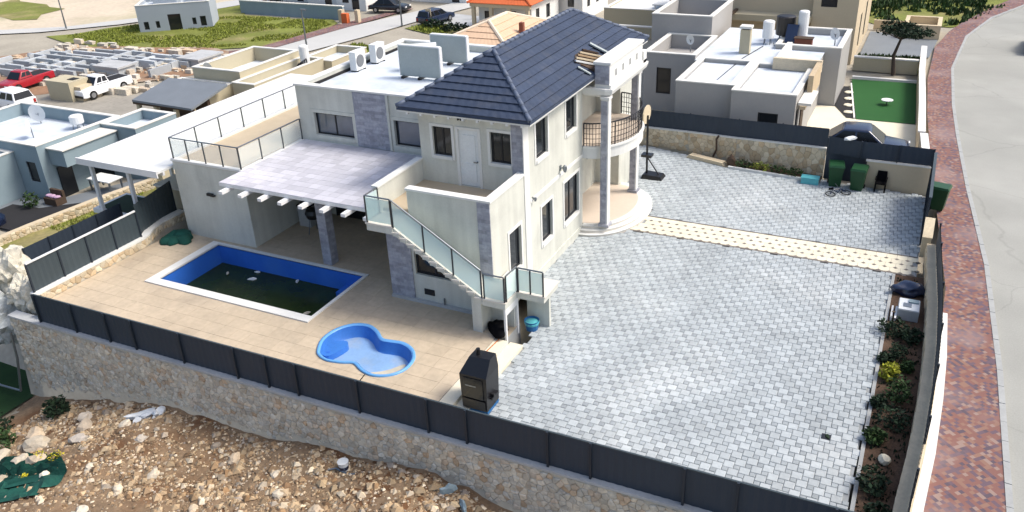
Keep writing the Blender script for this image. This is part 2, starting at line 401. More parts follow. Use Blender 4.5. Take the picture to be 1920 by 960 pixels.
def window(parent, axis, pl, inn, a0, a1, z0, z1, n=2, trim='white_trim', glass='window_glass', rec=.10, tw=.10, sill=True):
    s = 1 if inn > 0 else -1; fw = .075
    f = MB(); d0, d1 = s*rec, s*(rec+.06)
    abox(f, axis, pl, d0, d1, a0, a0+fw, z0, z1); abox(f, axis, pl, d0, d1, a1-fw, a1, z0, z1)
    abox(f, axis, pl, d0, d1, a0+fw, a1-fw, z0, z0+fw); abox(f, axis, pl, d0, d1, a0+fw, a1-fw, z1-fw, z1)
    w = (a1-a0-2*fw)/n
    for k in range(1, n): abox(f, axis, pl, d0, d1, a0+fw+k*w-.03, a0+fw+k*w+.03, z0+fw, z1-fw)
    fo = f.obj('window', 'dark_frame', parent)
    for k in range(n):
        lo = a0+fw+k*w+(.03 if k else 0); hi = a0+fw+(k+1)*w-(.03 if k < n-1 else 0)
        abox(MB(), axis, pl, s*(rec+.025), s*(rec+.04), lo, hi, z0+fw, z1-fw).obj('pane', glass, fo)
    if trim:
        t = MB(); e = -s*.025
        abox(t, axis, pl, e, 0, a0-tw, a0, z0-tw, z1+tw); abox(t, axis, pl, e, 0, a1, a1+tw, z0-tw, z1+tw)
        abox(t, axis, pl, e, 0, a0, a1, z1, z1+tw)
        t.obj('trim', trim, fo)
        if sill: abox(MB(), axis, pl, -s*.06, s*rec, a0, a1, z0-tw, z0+.012).obj('sill', trim, fo)
    return fo

def add_cracks(name):
    m = MAT[name]; t = m.node_tree; N = t.nodes; Lk = t.links; b = N['Principled BSDF']
    g = N.new('ShaderNodeNewGeometry'); n = N.new('ShaderNodeTexNoise'); n.inputs['Scale'].default_value = .7; n.inputs['Detail'].default_value = 5; Lk.new(g.outputs['Position'], n.inputs['Vector'])
    ad = N.new('ShaderNodeVectorMath'); ad.operation = 'MULTIPLY_ADD'; ad.inputs[1].default_value = (1.2, 1.2, 0); Lk.new(n.outputs['Color'], ad.inputs[0]); Lk.new(g.outputs['Position'], ad.inputs[2])
    v = N.new('ShaderNodeTexVoronoi'); v.feature = 'DISTANCE_TO_EDGE'; v.inputs['Scale'].default_value = .16; Lk.new(ad.outputs[0], v.inputs['Vector'])
    r = N.new('ShaderNodeValToRGB'); r.color_ramp.elements[0].position = .0; r.color_ramp.elements[0].color = (.87, .87, .87, 1); r.color_ramp.elements[1].position = .008; r.color_ramp.elements[1].color = (1, 1, 1, 1); Lk.new(v.outputs['Distance'], r.inputs[0])
    old = b.inputs['Base Color'].links[0].from_socket; mx = N.new('ShaderNodeMix'); mx.data_type = 'RGBA'; mx.blend_type = 'MULTIPLY'; mx.inputs['Factor'].default_value = 1
    Lk.new(old, mx.inputs['A']); Lk.new(r.outputs[0], mx.inputs['B']); Lk.new(mx.outputs['Result'], b.inputs['Base Color'])
add_cracks('road')
def add_courses(name, sx, sz, dark):
    m = MAT[name]; t = m.node_tree; N = t.nodes; Lk = t.links; b = N['Principled BSDF']
    g = N.new('ShaderNodeNewGeometry'); s = N.new('ShaderNodeSeparateXYZ'); Lk.new(g.outputs['Position'], s.inputs[0])
    a = N.new('ShaderNodeMath'); Lk.new(s.outputs[0], a.inputs[0]); Lk.new(s.outputs[1], a.inputs[1])
    c = N.new('ShaderNodeCombineXYZ'); Lk.new(a.outputs[0], c.inputs[0]); Lk.new(s.outputs[2], c.inputs[1])
    br = N.new('ShaderNodeTexBrick'); Lk.new(c.outputs[0], br.inputs['Vector']); br.inputs['Scale'].default_value = 1
    br.inputs['Brick Width'].default_value = sx; br.inputs['Row Height'].default_value = sz; br.inputs['Mortar Size'].default_value = .006
    br.inputs['Color1'].default_value = (1, 1, 1, 1); br.inputs['Color2'].default_value = (dark, dark, dark, 1); br.inputs['Mortar'].default_value = (.8, .8, .82, 1)
    old = b.inputs['Base Color'].links[0].from_socket
    mx = N.new('ShaderNodeMix'); mx.data_type = 'RGBA'; mx.blend_type = 'MULTIPLY'; mx.inputs['Factor'].default_value = 1
    Lk.new(old, mx.inputs['A']); Lk.new(br.outputs['Color'], mx.inputs['B']); Lk.new(mx.outputs['Result'], b.inputs['Base Color'])
add_courses('stone_cladding', .36, .13, .66)
# ================================================================== SETTING
D = .28                                             # pool deck level above the drive
DX = [-16.7, -13.9, -9.1, -7.8, -5.7, -3.2, -1, 1, 2.4, 3.4, 12]
DZ = [-3.75, -3.05, -2.0, -2.05, -2.1, -1.65, -1.5, -1.3, -1.5, -1.75, -1.9]
def plot_z(x, y):
    z = interp(x, DX, DZ)
    z += .35*noise.noise(Vector((x*.28, y*.28, 1.7)))*min(1, (-6-y)/1.5) + .12*noise.noise(Vector((x*.9, y*.9, 4)))
    if x < -11: z -= .0*(x+11)
    return z
def ground_z(x, y):
    if y < -5.9 and x < 12.95: return plot_z(max(x, -20), y) if x > -17.2 else -3.9
    if x < -17.2 and y < -4.2: return -3.9+1.9*sstep(-5.0, -4.2, y) if x > -24 else -3.9
    if -16.4 < x < 13 and y < 18.6: return -.6
    if x >= 12.9: return -.06
    if y < 20:
        left = -.9-2.1*min(max((-17-x)/11, 0), 1)
        return left if x < -14 else -.06-.8*sstep(-6, -14, x)
    return -.06-2.94*sstep(-6, -20, x)
def grid_lines(vals): return sorted(set(vals))
gx = [-700,-400,-250,-170]+[-130+4*i for i in range(23)]+[-38+2*i for i in range(10)]+[-17.3,-17.1,-16.45,-16.35]+[-16+.5*i for i in range(57)]+[12.7,12.9,12.98,13.4]+[15+4*i for i in range(12)]+[80,130,220,400,700]
gy = [-500,-250,-120,-60,-40,-30,-24]+[-20+.5*i for i in range(28)]+[-6.05,-5.85]+[-5+2*i for i in range(12)]+[18.5,18.7]+[20+3*i for i in range(32)]+[130,180,260,400,700]
gx = grid_lines(gx); gy = grid_lines(gy)
t = MB(); t.v = [(x, y, ground_z(x, y)) for y in gy for x in gx]; nx = len(gx)
t.f = [(j*nx+i, j*nx+i+1, (j+1)*nx+i+1, (j+1)*nx+i) for j in range(len(gy)-1) for i in range(nx-1)]
ter = t.obj('ground', 'yard', kind='structure', smooth=True)

# building plot in front of the wall (own sheet, finer)
t = MB(); xs = [-17.0+.22*i for i in range(104)]; ys = [-16+.22*i for i in range(47)]; ys[-1] = -5.92
def fine_plot(x, y): return plot_z(x, y)+.035+.10*noise.noise(Vector((x*2.2, y*2.2, 9)))+.05*noise.noise(Vector((x*5, y*5, 3)))
t.v = [(x, y, fine_plot(x, y)+.03) for y in ys for x in xs]; nx = len(xs)
t.f = [(j*nx+i, j*nx+i+1, (j+1)*nx+i+1, (j+1)*nx+i) for j in range(len(ys)-1) for i in range(nx-1)]
t.obj('dirt_plot', 'plot_dirt', kind='structure', smooth=True)

def sheet(name, pts, mat, dz=.05, sub=None, jag=0.):
    P = pts
    if jag:
        Q = []
        for i in range(len(P)):
            a, b = Vector(P[i]), Vector(P[(i+1)%len(P)]); n = max(1, int((b-a).length/2.5))
            for k in range(n):
                p = a.lerp(b, k/n); Q.append((p.x+random.uniform(-jag, jag), p.y+random.uniform(-jag, jag)))
        P = Q
    # follow the ground: add interior points
    m = MB(); vs = [Vector(p) for p in P]; es = [(i, (i+1)%len(P)) for i in range(len(P))]
    X = [p[0] for p in P]; Y = [p[1] for p in P]; st = 2.0
    x = min(X)
    while x < max(X):
        y = min(Y)
        while y < max(Y):
            if inpoly(x, y, P): vs.append(Vector((x+.01, y+.013)))
            y += st
        x += st
    o = delaunay_2d_cdt(vs, es, [], 0, 1e-4); V, T = o[0], o[2]
    keep = [tuple(q) for q in T if inpoly(*(sum((V[i] for i in q), Vector((0,0)))/3), P)]
    m.add([(p.x, p.y, ground_z(p.x, p.y)+dz) for p in V], keep)
    return m.obj(name, mat, kind='structure', smooth=True)

# far left valley: pale bare earth, meadow, red soil, roads
sheet('bare_earth', [(-130, 36), (-80, 37.5), (-69, 44.5), (-66.5, 52), (-60, 62), (-52, 90), (-110, 110), (-150, 80)], 'pale_soil', .06, jag=1)
sheet('meadow', [(-72, 36.5), (-62, 34.5), (-50, 37.2), (-44.2, 41.5), (-44.5, 50.5), (-47, 52.5), (-58, 51.5), (-60.5, 56), (-66, 57), (-65, 49), (-68.2, 42), (-70, 39)], 'turf', .08, jag=.5)
sheet('meadow', [(-95, 42), (-82, 42.5), (-84, 48), (-98, 52)], 'turf', .10, jag=.8)
sheet('meadow', [(-98, 34), (-80, 36.6), (-78.5, 37.6), (-98, 36)], 'turf', .10, jag=.2)
sheet('red_soil', [(-70, 27), (-66, 33), (-60, 35.5), (-50, 38.8), (-45, 36), (-43, 32), (-47, 27), (-52, 21), (-62, 21)], 'red_soil', .10, jag=.6)
sheet('road', [(-110, 35), (-79, 35.6), (-74.5, 38), (-68.8, 43.5), (-66.5, 47), (-63, 56), (-58, 64), (-60, 66), (-66.5, 57.5), (-69.5, 47), (-74, 41), (-80, 37.6), (-110, 37)], 'road_pale', .12)
sheet('road', [(-46, 36), (-44, 38.8), (-42.3, 50), (-40.7, 55.5), (-38, 64), (-33, 84), (-29, 83), (-34.8, 62), (-36.8, 54), (-38.2, 46), (-40.2, 38), (-43, 32)], 'road_pale', .12)
sheet('pavement', [(-47.3, 37.5), (-45.6, 39.2), (-44.2, 50), (-41.7, 60), (-40.8, 59.6), (-42.35, 50), (-44.05, 38.9), (-46.1, 36.2)], 'red_pavers', .14)
sheet('meadow', [(-38, 40), (-30.5, 38.5), (-29.5, 41.2), (-33, 43), (-37.6, 44)], 'turf', .08, jag=.4)
sheet('meadow', [(-36.3, 50.8), (-31, 48.5), (-27, 49), (-29, 52.2), (-35.3, 53)], 'turf', .08, jag=.3)
sheet('lane', [(-57, 14), (-40, 15), (-36, 24), (-42, 31), (-46, 31), (-44.5, 24), (-57, 21.5)], 'lane_dirt', .08, jag=.3)
sheet('forecourt', [(-36.4, 54), (-26, 52.5), (-25.5, 57), (-35, 58.5)], 'concrete', .10)
# back right
sheet('meadow', [(7.4, 51), (13.0, 51), (16, 58), (24, 75), (5, 90), (-6, 72), (-1, 58)], 'turf', .05, jag=.4)
# left strip of grass between fence and neighbour wall
sheet('lawn', [(-30.2, -3), (-24.2, -3), (-24.0, 4), (-25.5, 6.5), (-26.5, 12), (-29.3, 12), (-29.6, 4)], 'turf', .05, jag=.15)
sheet('lower_yard', [(-40, -14), (-17.05, -14), (-17.05, -5.95), (-17.2, -5.0), (-24, -4.6), (-40, -4.6)], 'lawn_dark', .05)

# street: pavement of red pavers, kerb, road
SL = [(12.95, -14), (13.1, -6), (13.38, 0), (13.42, 4.1), (13.5, 8), (13.0, 14.5), (12.5, 21), (12.05, 28), (11.75, 35.2), (11.85, 43.8), (12.6, 49), (13.4, 52.3), (15.5, 59), (19, 68)]
SR = [(15.15, -14), (15.12, -6), (15.1, -2.8), (15.0, 3.3), (14.7, 10.3), (14.0, 18.1), (13.5, 25), (13.2, 30.2), (12.98, 38.4), (13.7, 47.8), (15.4, 54.9), (18, 61), (21, 68)]
m = MB(); region(m, SL+SR[::-1], [], .11); m.obj('pavement', 'red_pavers', kind='structure')
kb = MB()
for a, b in zip(SR[:-1], SR[1:]):
    kb.loft([[(a[0]+.01, a[1], -.05), (a[0]+.15, a[1], -.05), (a[0]+.15, a[1], .10), (a[0]+.01, a[1], .10)], [(b[0]+.01, b[1], -.05), (b[0]+.15, b[1], -.05), (b[0]+.15, b[1], .10), (b[0]+.01, b[1], .10)]])
kerb = kb.obj('kerb', 'joint_sand', kind='structure')
for a, b in zip(SR[:-1], SR[1:]):
    a_, b_ = Vector(a), Vector(b); L = (b_-a_).length; n_ = max(1, round(L/.9))
    for i in range(n_):
        p_, q_ = a_.lerp(b_, (i+.012)/n_), a_.lerp(b_, (i+.988)/n_); dz = random.uniform(-.006, .006)
        MB().loft([[(p_.x, p_.y, .0), (p_.x+.17, p_.y, .0), (p_.x+.16, p_.y, .12+dz), (p_.x, p_.y, .125+dz)], [(q_.x, q_.y, .0), (q_.x+.17, q_.y, .0), (q_.x+.16, q_.y, .12+dz), (q_.x, q_.y, .125+dz)]]).obj('kerb_stone', 'kerb_grey', kerb)
RR = [(70, -14), (70, 68), (22, 68)]
m = MB(); region(m, [(SR[i][0]+.12, SR[i][1]) for i in range(len(SR))][::1]+[(70, 68), (70, -14)], [], -.004); m.obj('road', 'road', kind='structure')

# ------------------------------------------------------------------ drive of mosaic pavers
KERB = .12
DRIVE = [(1.45, -5.7), (11.68, -5.7), (11.78, 8.55), (12.55, 8.55), (12.5, 16.4), (8.2, 16.75), (8.1, 16.35), (3.9, 16.75), (1.6, 17.9), (-1.2, 18.4), (-1.2, 14.0), (0.0, 14.0), (0.0, 2.6), (1.45, -.2)]
m = MB(); region(m, [(p[0], p[1]) for p in DRIVE], [], 0.0); drive = m.obj('driveway', 'joint_sand', kind='structure')
def paver(w, h=.035, g=.005):
    b = MB(); w = w/2-g; c = .012
    b.loft([[(-w,-w,0),(w,-w,0),(w,w,0),(-w,w,0)],[(-w,-w,h-c),(w,-w,h-c),(w,w,h-c),(-w,w,h-c)],[(-w+c,-w+c,h),(w-c,-w+c,h),(w-c,w-c,h),(-w+c,w-c,h)]]); b.f = b.f[:-2]+[b.f[-1]]
    return b
A, Bq = .27, .16
porch_c, prx, pry = (0, 10.15), 2.05, 2.8
rnd = random.Random(5)
pav = []
# hopscotch lattice: vectors (A,B) and (-B,A)
for i in range(-40, 90):
    for j in range(-40, 90):
        x = 1.0+i*A+j*(-Bq); y = -5.9+i*Bq+j*A
        for (cx, cy, w) in ((x+A/2, y+A/2, A), (x+A+Bq/2, y+Bq/2, Bq)):
            if not inpoly(cx, cy, DRIVE): continue
            if ((cx-porch_c[0])/(prx+.0))**2+((cy-porch_c[1])/(pry+.0))**2 < 1: continue
            if 8.60 < cy < 10.16 and cx > .5: continue
            pav.append((cx, cy, w))
CAMP = (11.64, -21.29, 15.09)
pav.sort(key=lambda p: ((p[0]-CAMP[0])**2+(p[1]-CAMP[1])**2)*(1 if p[2] == A else 1.12))
bigm, smam = datamesh(paver(A), 'paver', 'paver_pale'), datamesh(paver(Bq), 'paver', 'paver_grey')
for k, (x, y, w) in enumerate(pav[:300]):
    inst('paver', bigm if w == A else smam, drive, (x, y, .002+rnd.uniform(0, .006)), (rnd.uniform(-.01, .01), rnd.uniform(-.01, .01), 0))
for w, mt in ((A, 'paver_pale_isl'), (Bq, 'paver_grey_isl')):
    m = MB(); pb = paver(w)
    for x, y, ww in pav[300:]:
        if ww != w: continue
        z = .002+rnd.uniform(0, .006); tx, ty = rnd.uniform(-.012, .012), rnd.uniform(-.012, .012)
        m.add([(x+p[0], y+p[1], z+p[2]+p[0]*tx+p[1]*ty) for p in pb.v], pb.f)
    m.obj('paver', mt, drive, kind='stuff')
# border kerbs of the drive
m = MB(); m.box(11.76, 11.86, -5.7, 8.5, -.1, .07); m.obj('kerb', 'kerb_grey', kind='structure')
# cream path with dark corner stones
PX0, PX1, PY0, PY1 = 1.6, 12.5, 8.66, 10.12
m = MB(); m.box(PX0, PX1, PY0-.05, PY1+.05, -.02, .012); path = m.obj('path', 'joint_sand', kind='structure')
ct = .365
tb = MB(); h = ct/2-.004; q = .075
tb.prism([(-h,-h),(h,-h),(h,h),(-h,h)], 0, .035)
tme = datamesh(tb, 'tile', 'path_cream')
dm = datamesh(MB().prism([(0,-.075),(.085,0),(0,.075),(-.085,0)], 0, .039), 'dot', 'path_dot')
for i in range(30):
    for j in range(4):
        x, y = PX0+ct*(i+.5*(j % 2)), PY0+ct*(j+.5)
        if (x/prx)**2+((y-porch_c[1])/pry)**2 < 1.0: continue
        inst('tile', tme, path, (x, y, .010))
        if True: inst('dot', dm, path, (x+ct/2, y-ct/2+.004, .010))
for yy in (PY0-.09, PY1+.02):
    MB().box(PX0+.2, PX1, yy, yy+.07, -.02, .045).obj('edging', 'path_dot', path)

# ------------------------------------------------------------------ pool deck
POOL = (-13.1, -5.9, -2.38, .77)
KID = smooth_poly([(-4.35,-3.98),(-4.62,-3.4),(-4.57,-2.75),(-4.22,-2.27),(-3.72,-2.13),(-3.25,-2.33),(-2.83,-2.66),(-2.45,-2.64),(-2.04,-2.60),(-1.58,-2.81),(-1.28,-3.22),(-1.23,-3.77),(-1.46,-4.2),(-1.92,-4.42),(-2.40,-4.34),(-2.86,-4.10),(-3.25,-4.22),(-3.75,-4.30),(-4.12,-4.19)], 3)
DECK = [(-15.75, -5.7), (.55, -5.7), (.55, -1.0), (.9, -.9), (.9, 0.0), (-4.1, 0.0), (-4.1, 5.0), (-15.05, 5.0), (-15.05, 1.13), (-15.75, .6)]
px0, px1, py0, py1 = POOL
PR = [(px0,py0),(px1,py0),(px1,py1),(px0,py1)]
m = MB(); region(m, DECK, [PR, KID], D-.012); deck = m.obj('pool_deck', 'grout', kind='structure')
m = MB()
for a, b in zip(DECK, DECK[1:]+DECK[:1]): m.add([(a[0],a[1],-.5),(b[0],b[1],-.5),(b[0],b[1],D-.012),(a[0],a[1],D-.012)], [(0,1,2,3)])
m.obj('deck_edge', 'kerb_grey', deck)
TS = .6; tiles = []
cop = .36
PRo = [(px0-cop,py0-cop),(px1+.12,py0-cop),(px1+.12,py1+.12),(px0-cop,py1+.12)]
sq = datamesh(MB().box(-TS/2+.004, TS/2-.004, -TS/2+.004, TS/2-.004, -.03, 0), 'tile', 'deck_tile')
tm = MB(); full = []
for i in range(30):
    for j in range(20):
        x0, y0 = -16.1+i*TS, -5.75+j*TS; cs = [(x0+.004,y0+.004),(x0+TS-.004,y0+.004),(x0+TS-.004,y0+TS-.004),(x0+.004,y0+TS-.004)]
        ins = [inpoly(c[0], c[1], DECK) for c in cs]
        if not any(ins): continue
        near = (-15.8 > x0) or not all(ins)
        hitp = x0+TS > PRo[0][0] and x0 < PRo[1][0] and y0+TS > PRo[0][1] and y0 < PRo[2][1]
        allp = x0 > PRo[0][0] and x0+TS < PRo[1][0] and y0 > PRo[0][1] and y0+TS < PRo[2][1]
        if allp: continue
        kx = -4.7 < x0+TS and x0 < -1.15 and -4.5 < y0+TS and y0 < -2.05
        if near or hitp or kx:
            vs = [Vector(c) for c in cs]; es = [(0,1),(1,2),(2,3),(3,0)]
            for L in (DECK, PRo, KID):
                n0 = len(vs); vs += [Vector(p) for p in L]; es += [(n0+q, n0+(q+1)%len(L)) for q in range(len(L))]
            o = delaunay_2d_cdt(vs, es, [], 0, 1e-5); V, T = o[0], o[2]
            keep = []
            for q in T:
                c = (V[q[0]]+V[q[1]]+V[q[2]])/3
                if cs[0][0] < c.x < cs[2][0] and cs[0][1] < c.y < cs[2][1] and inpoly(c.x,c.y,DECK) and not inpoly(c.x,c.y,PRo) and not inpoly(c.x,c.y,KID): keep.append(q)
            if keep:
                us = sorted({i2 for q in keep for i2 in q}); mp = {u: k for k, u in enumerate(us)}
                pc = MB().add([(V[u].x, V[u].y, D) for u in us], [tuple(mp[i2] for i2 in q) for q in keep]); full.append((x0+TS/2, y0+TS/2, pc))
        else: full.append((x0+TS/2, y0+TS/2, None))
full.sort(key=lambda p: (p[0]-CAMP[0])**2+(p[1]-CAMP[1])**2)
rest = MB()
for k, (x, y, pc) in enumerate(full):
    if pc is not None:
        if k < 300: pc.obj('tile', 'deck_tile', deck)
        else: rest.add(pc.v, pc.f)
    elif k < 300: inst('tile', sq, deck, (x, y, D+rnd.uniform(-.002, .002)))
    else: rest.box(x-TS/2+.004, x+TS/2-.004, y-TS/2+.004, y+TS/2-.004, D-.03, D)
if rest.v: rest.obj('tile', 'deck_tile_isl', deck, kind='stuff')
# step from deck down to the drive
m = MB(); m.box(.56, 1.0, -5.7, -1.12, -.1, .262); m.box(1.0, 1.44, -5.7, -.95, -.1, .13); m.obj('deck_step', 'path_cream', kind='structure')
# large pool
pool = thing('swimming_pool', 'rectangular blue swimming pool with white coping and dark green water', 'pool', ((px0+px1)/2, (py0+py1)/2, D))
m = MB(); zb = -1.5
for x0, x1, y0, y1 in ((px0-.12, px0, py0-.12, py1+.12), (px1, px1+.1, py0-.12, py1+.1), (px0, px1, py0-.12, py0), (px0, px1, py1, py1+.1)): m.box(x0, x1, y0, y1, zb, D-.02)
m.obj('pool_wall', 'pool_wall', pool)
MB().box(px0-.1, px1+.1, py0-.1, py1+.1, zb-.1, zb).obj('pool_floor', 'pool_floor', pool)
wz = -.55
m = MB()
nxw, nyw = 48, 22
m.v = [(px0+(px1-px0)*i/nxw, py0+(py1-py0)*j/nyw, wz+.006*noise.noise(Vector((i*.5, j*.5, 2)))) for j in range(nyw+1) for i in range(nxw+1)]
m.f = [(j*(nxw+1)+i, j*(nxw+1)+i+1, (j+1)*(nxw+1)+i+1, (j+1)*(nxw+1)+i) for j in range(nyw) for i in range(nxw)]
m.obj('water', 'pool_water', pool, smooth=True)
for x0, x1, y0, y1 in ((px0-cop, px1+.12, py0-cop, py0), (px0-cop, px0, py0+.002, py1+.12), (px0+.002, px1+.12, py1, py1+.12), (px1, px1+.12, py0+.002, py1-.002)):
    MB().box(x0, x1, y0, y1, D-.05, D+.045).obj('coping', 'coping_white', pool)
MB().box(px1-.95, px1-.002, py1-.62, py1-.002, zb, -.28).obj('pool_step', 'pool_wall', pool)
mm = MB(); mm.box(px1-.75, px1-.01, py1-.66, py1-.64, -.3, -.26); mm.obj('step_edge', 'shell_rim', pool)
for i, (x, y, s) in enumerate(((-11.1, .62, .13), (-9.1, .62, .12), (-10.9, .1, .18), (-12.2, .1, .13), (-8.0, -1.4, .11), (-8.2, -1.75, .18), (-7.2, -1.2, .17))):
    lab = ['white foam scrap under the far pool wall, left one', 'white foam scrap under the far pool wall, right one', 'long pale scrap floating in the far left half of the pool', 'small dark-stained scrap near the far left pool corner', 'small pale scrap floating near the right front pool corner', 'pale strip floating close to the near side of the pool', 'round pale scrap floating near the right pool end', 'smallest pale scrap floating left of the pool centre'][i]
    MB().rock((x, y, wz+.03), s, s*.45, .05, i+2, 2).obj('floating_scrap', 'foam_white' if i not in (3, 6) else 'wet_sand', label=lab, cat='scrap')
# kidney pool for children
kid = thing('kidney_pool', 'small kidney shaped light blue plastic pool sunk into the deck', 'pool', (-2.9, -3.3, D))
n = len(KID); kc = Vector((-2.95, -3.3))
def inset(P, d):
    out = []; m_ = len(P)
    for i in range(m_):
        a, b, c = Vector(P[i-1]), Vector(P[i]), Vector(P[(i+1)%m_]); t_ = (c-a).normalized(); nn = Vector((-t_.y, t_.x))
        q = b+nn*d
        if not inpoly(q.x, q.y, P) and d > 0: q = b-nn*d
        elif d < 0 and inpoly(q.x, q.y, P): q = b-nn*d
        out.append((q.x, q.y))
    return out
K1, K2, K3, Ko = inset(KID, .05), inset(KID, .12), inset(KID, .24), inset(KID, -.07)
R3 = lambda P, z: [(p[0], p[1], z) for p in P]
MB().loft([R3(Ko, D-.01), R3(Ko, D+.05), R3(KID, D+.06), R3(K1, D+.01)], caps=False).obj('rim', 'shell_rim', kid, smooth=True)
MB().loft([R3(K1, D+.02), R3(K2, D-.30), R3(inset(KID, .18), D-.37)], caps=False).obj('shell_wall', 'shell_blue', kid, smooth=True)
m = MB(); region(m, inset(KID, .178), [], D-.368); m.obj('shell_floor', 'shell_floor', kid)
m = MB(); region(m, smooth_poly([(-2.45,-3.95),(-2.0,-4.1),(-1.62,-3.9),(-1.5,-3.4),(-1.7,-3.1),(-1.95,-3.5),(-2.2,-3.75)], 3), [], D-.36); m.obj('sand_patch', 'wet_sand', kid)
m = MB(); st_ = smooth_poly([(-4.45,-3.75),(-4.42,-3.2),(-4.05,-2.95),(-3.85,-3.2),(-4.0,-3.8),(-4.2,-3.95)], 3); m.prism(st_, D-.36, D-.16); m.obj('step', 'shell_blue', kid, smooth=False)
MB().lathe((-4.2, -3.72, D-.17), [(.07, 0), (.07, .02), (.03, .025)], 10).obj('drain', 'pool_wall', kid)
MB().path([(-2.2, -4.52, D+.02), (-2.15, -4.9, D+.015), (-2.0, -5.3, D+.015), (-1.9, -5.65, D+.015)], .015).obj('hose', 'black_cloth', label='thin dark hose running from kidney pool to the fence', cat='hose')

# ------------------------------------------------------------------ stone walls
def voronoi(w, h, s, seed):
    r = random.Random(seed); nx_, ny_ = int(w/s)+1, int(h/(s*.8))+1; S = {}
    for i in range(-2, nx_+2):
        for j in range(-2, ny_+2): S[i, j] = Vector(((i+.5+r.uniform(-.42, .42)+(.5 if j % 2 else 0))*w/nx_, (j+.5+r.uniform(-.36, .36))*h/ny_))
    out = []
    for i in range(nx_):
        for j in range(ny_):
            c = S[i, j]; P = [Vector((max(0, c.x-1.6*s), max(0, c.y-1.6*s))), Vector((min(w, c.x+1.6*s), max(0, c.y-1.6*s))), Vector((min(w, c.x+1.6*s), min(h, c.y+1.6*s))), Vector((max(0, c.x-1.6*s), min(h, c.y+1.6*s)))]
            if c.x > w or c.y > h or c.x < 0 or c.y < 0: continue
            for di in range(-2, 3):
                for dj in range(-2, 3):
                    if (di, dj) == (0, 0) or (i+di, j+dj) not in S: continue
                    q = S[i+di, j+dj]; mid = (c+q)/2; nn = q-c; Q = []
                    for k in range(len(P)):
                        a, b = P[k-1], P[k]; da, db = (a-mid).dot(nn), (b-mid).dot(nn)
                        if (da <= 0) != (db <= 0): Q.append(a.lerp(b, da/(da-db)))
                        if db <= 0: Q.append(b)
                    P = Q
                    if len(P) < 3: break
                if len(P) < 3: break
            if len(P) >= 3: out.append((c, P))
    return out
def stone(mb, P, c, dep, fn, gap=.001):
    n_ = len(P)
    rr = [[fn(*(c+(p-c)*max(.5, 1-gap/max((p-c).length, .02))), 0) for p in P], [fn(*(c+(p-c)*.88), dep*.7) for p in P], [fn(*(c+(p-c)*.6), dep) for p in P]]
    mb.loft(rr, caps=False); k = len(mb.v)-n_; mb.f.append(tuple(range(k, k+n_))); return mb
FY, SLP = -5.86, .014
def ftop(x): return 1.25+(x-2.3)*SLP
fw_ = thing('front_boundary_wall', 'long rubble stone boundary wall in front of the pool deck and drive', 'wall', (-2, FY, -2))
m = MB(); m.loft([[(-17.0, FY-.12, -4.3), (-17.0, FY+.2, -4.3), (-17.0, FY+.2, ftop(-17)-1.2), (-17.0, FY-.12, ftop(-17)-1.2)], [(13.0, FY-.12, -4.3), (13.0, FY+.2, -4.3), (13.0, FY+.2, ftop(13)-1.2), (13.0, FY-.12, ftop(13)-1.2)]]); m.obj('core', 'mortar', fw_)
m = MB(); m.loft([[(-17.0, FY-.17, ftop(-17)-1.2), (-17.0, FY+.22, ftop(-17)-1.2), (-17.0, FY+.22, ftop(-17)-1.13), (-17.0, FY-.17, ftop(-17)-1.13)], [(13.0, FY-.17, ftop(13)-1.2), (13.0, FY+.22, ftop(13)-1.2), (13.0, FY+.22, ftop(13)-1.13), (13.0, FY-.17, ftop(13)-1.13)]]); m.obj('coping', 'concrete', fw_)
cells = voronoi(30, 4.3, .21, 3); vis = []
for c, P in cells:
    x, z = c.x-17, c.y-4.25
    lo = interp(x, DX, DZ)-.9
    if z < lo or z > ftop(x)-1.28: continue
    vis.append((c, P))
vis.sort(key=lambda q: (q[0].x-17-CAMP[0])**2+(q[0].y-4.25-CAMP[2])**2 if q[0].x-17 < 5 else 1e6)
fnw = lambda a, b, d: (a-17, FY-.12-d, min(b-4.25, ftop(a-17)-1.205))
rst = MB()
for k, (c, P) in enumerate(vis):
    dep = rnd.uniform(.015, .06)
    if k < 300: stone(MB(), P, c, dep, fnw).obj('stone', 'wall_stone', fw_)
    else: stone(rst, P, c, dep, fnw)
rst.obj('stone', 'wall_stone_isl', fw_, kind='stuff')

# fence on the front wall
def ribbed(mb, p0, p1, z0a, z0b, z1a, z1b, pitch_=.12, dep=.02):
    p0, p1 = Vector(p0), Vector(p1); L = (p1-p0).length; d = (p1-p0)/L; nn = Vector((-d.y, d.x)); n_ = max(2, int(L/pitch_)*2)
    vs = []
    for i in range(n_+1):
        t_ = i/n_; q = p0.lerp(p1, t_)+nn*(dep if i % 2 else 0)
        vs.append((q.x, q.y, z0a+(z0b-z0a)*t_)); vs.append((q.x, q.y, z1a+(z1b-z1a)*t_))
    mb.add(vs, [(2*i, 2*i+2, 2*i+3, 2*i+1) for i in range(n_)])
    vs2 = [(v[0]+nn.x*.02, v[1]+nn.y*.02, v[2]) for v in vs]
    mb.add(vs2, [(2*i+1, 2*i+3, 2*i+2, 2*i) for i in range(n_)]); return mb
ff = thing('front_fence', 'long dark slate sheet metal fence on top of the front stone wall', 'fence', (-1.5, FY, 0))
fposts = [-15.3, -13.4, -11.73, -10.48, -8.32, -6.04, -4.8, -3.65, -1.43, .9, 2.12, 4.52, 5.7, 8.09, 9.35, 11.5, 12.9]
for x in fposts: MB().box(x-.03, x+.03, FY-.07, FY-.01, ftop(x)-1.13, ftop(x)+.01).obj('post', 'fence_post', ff)
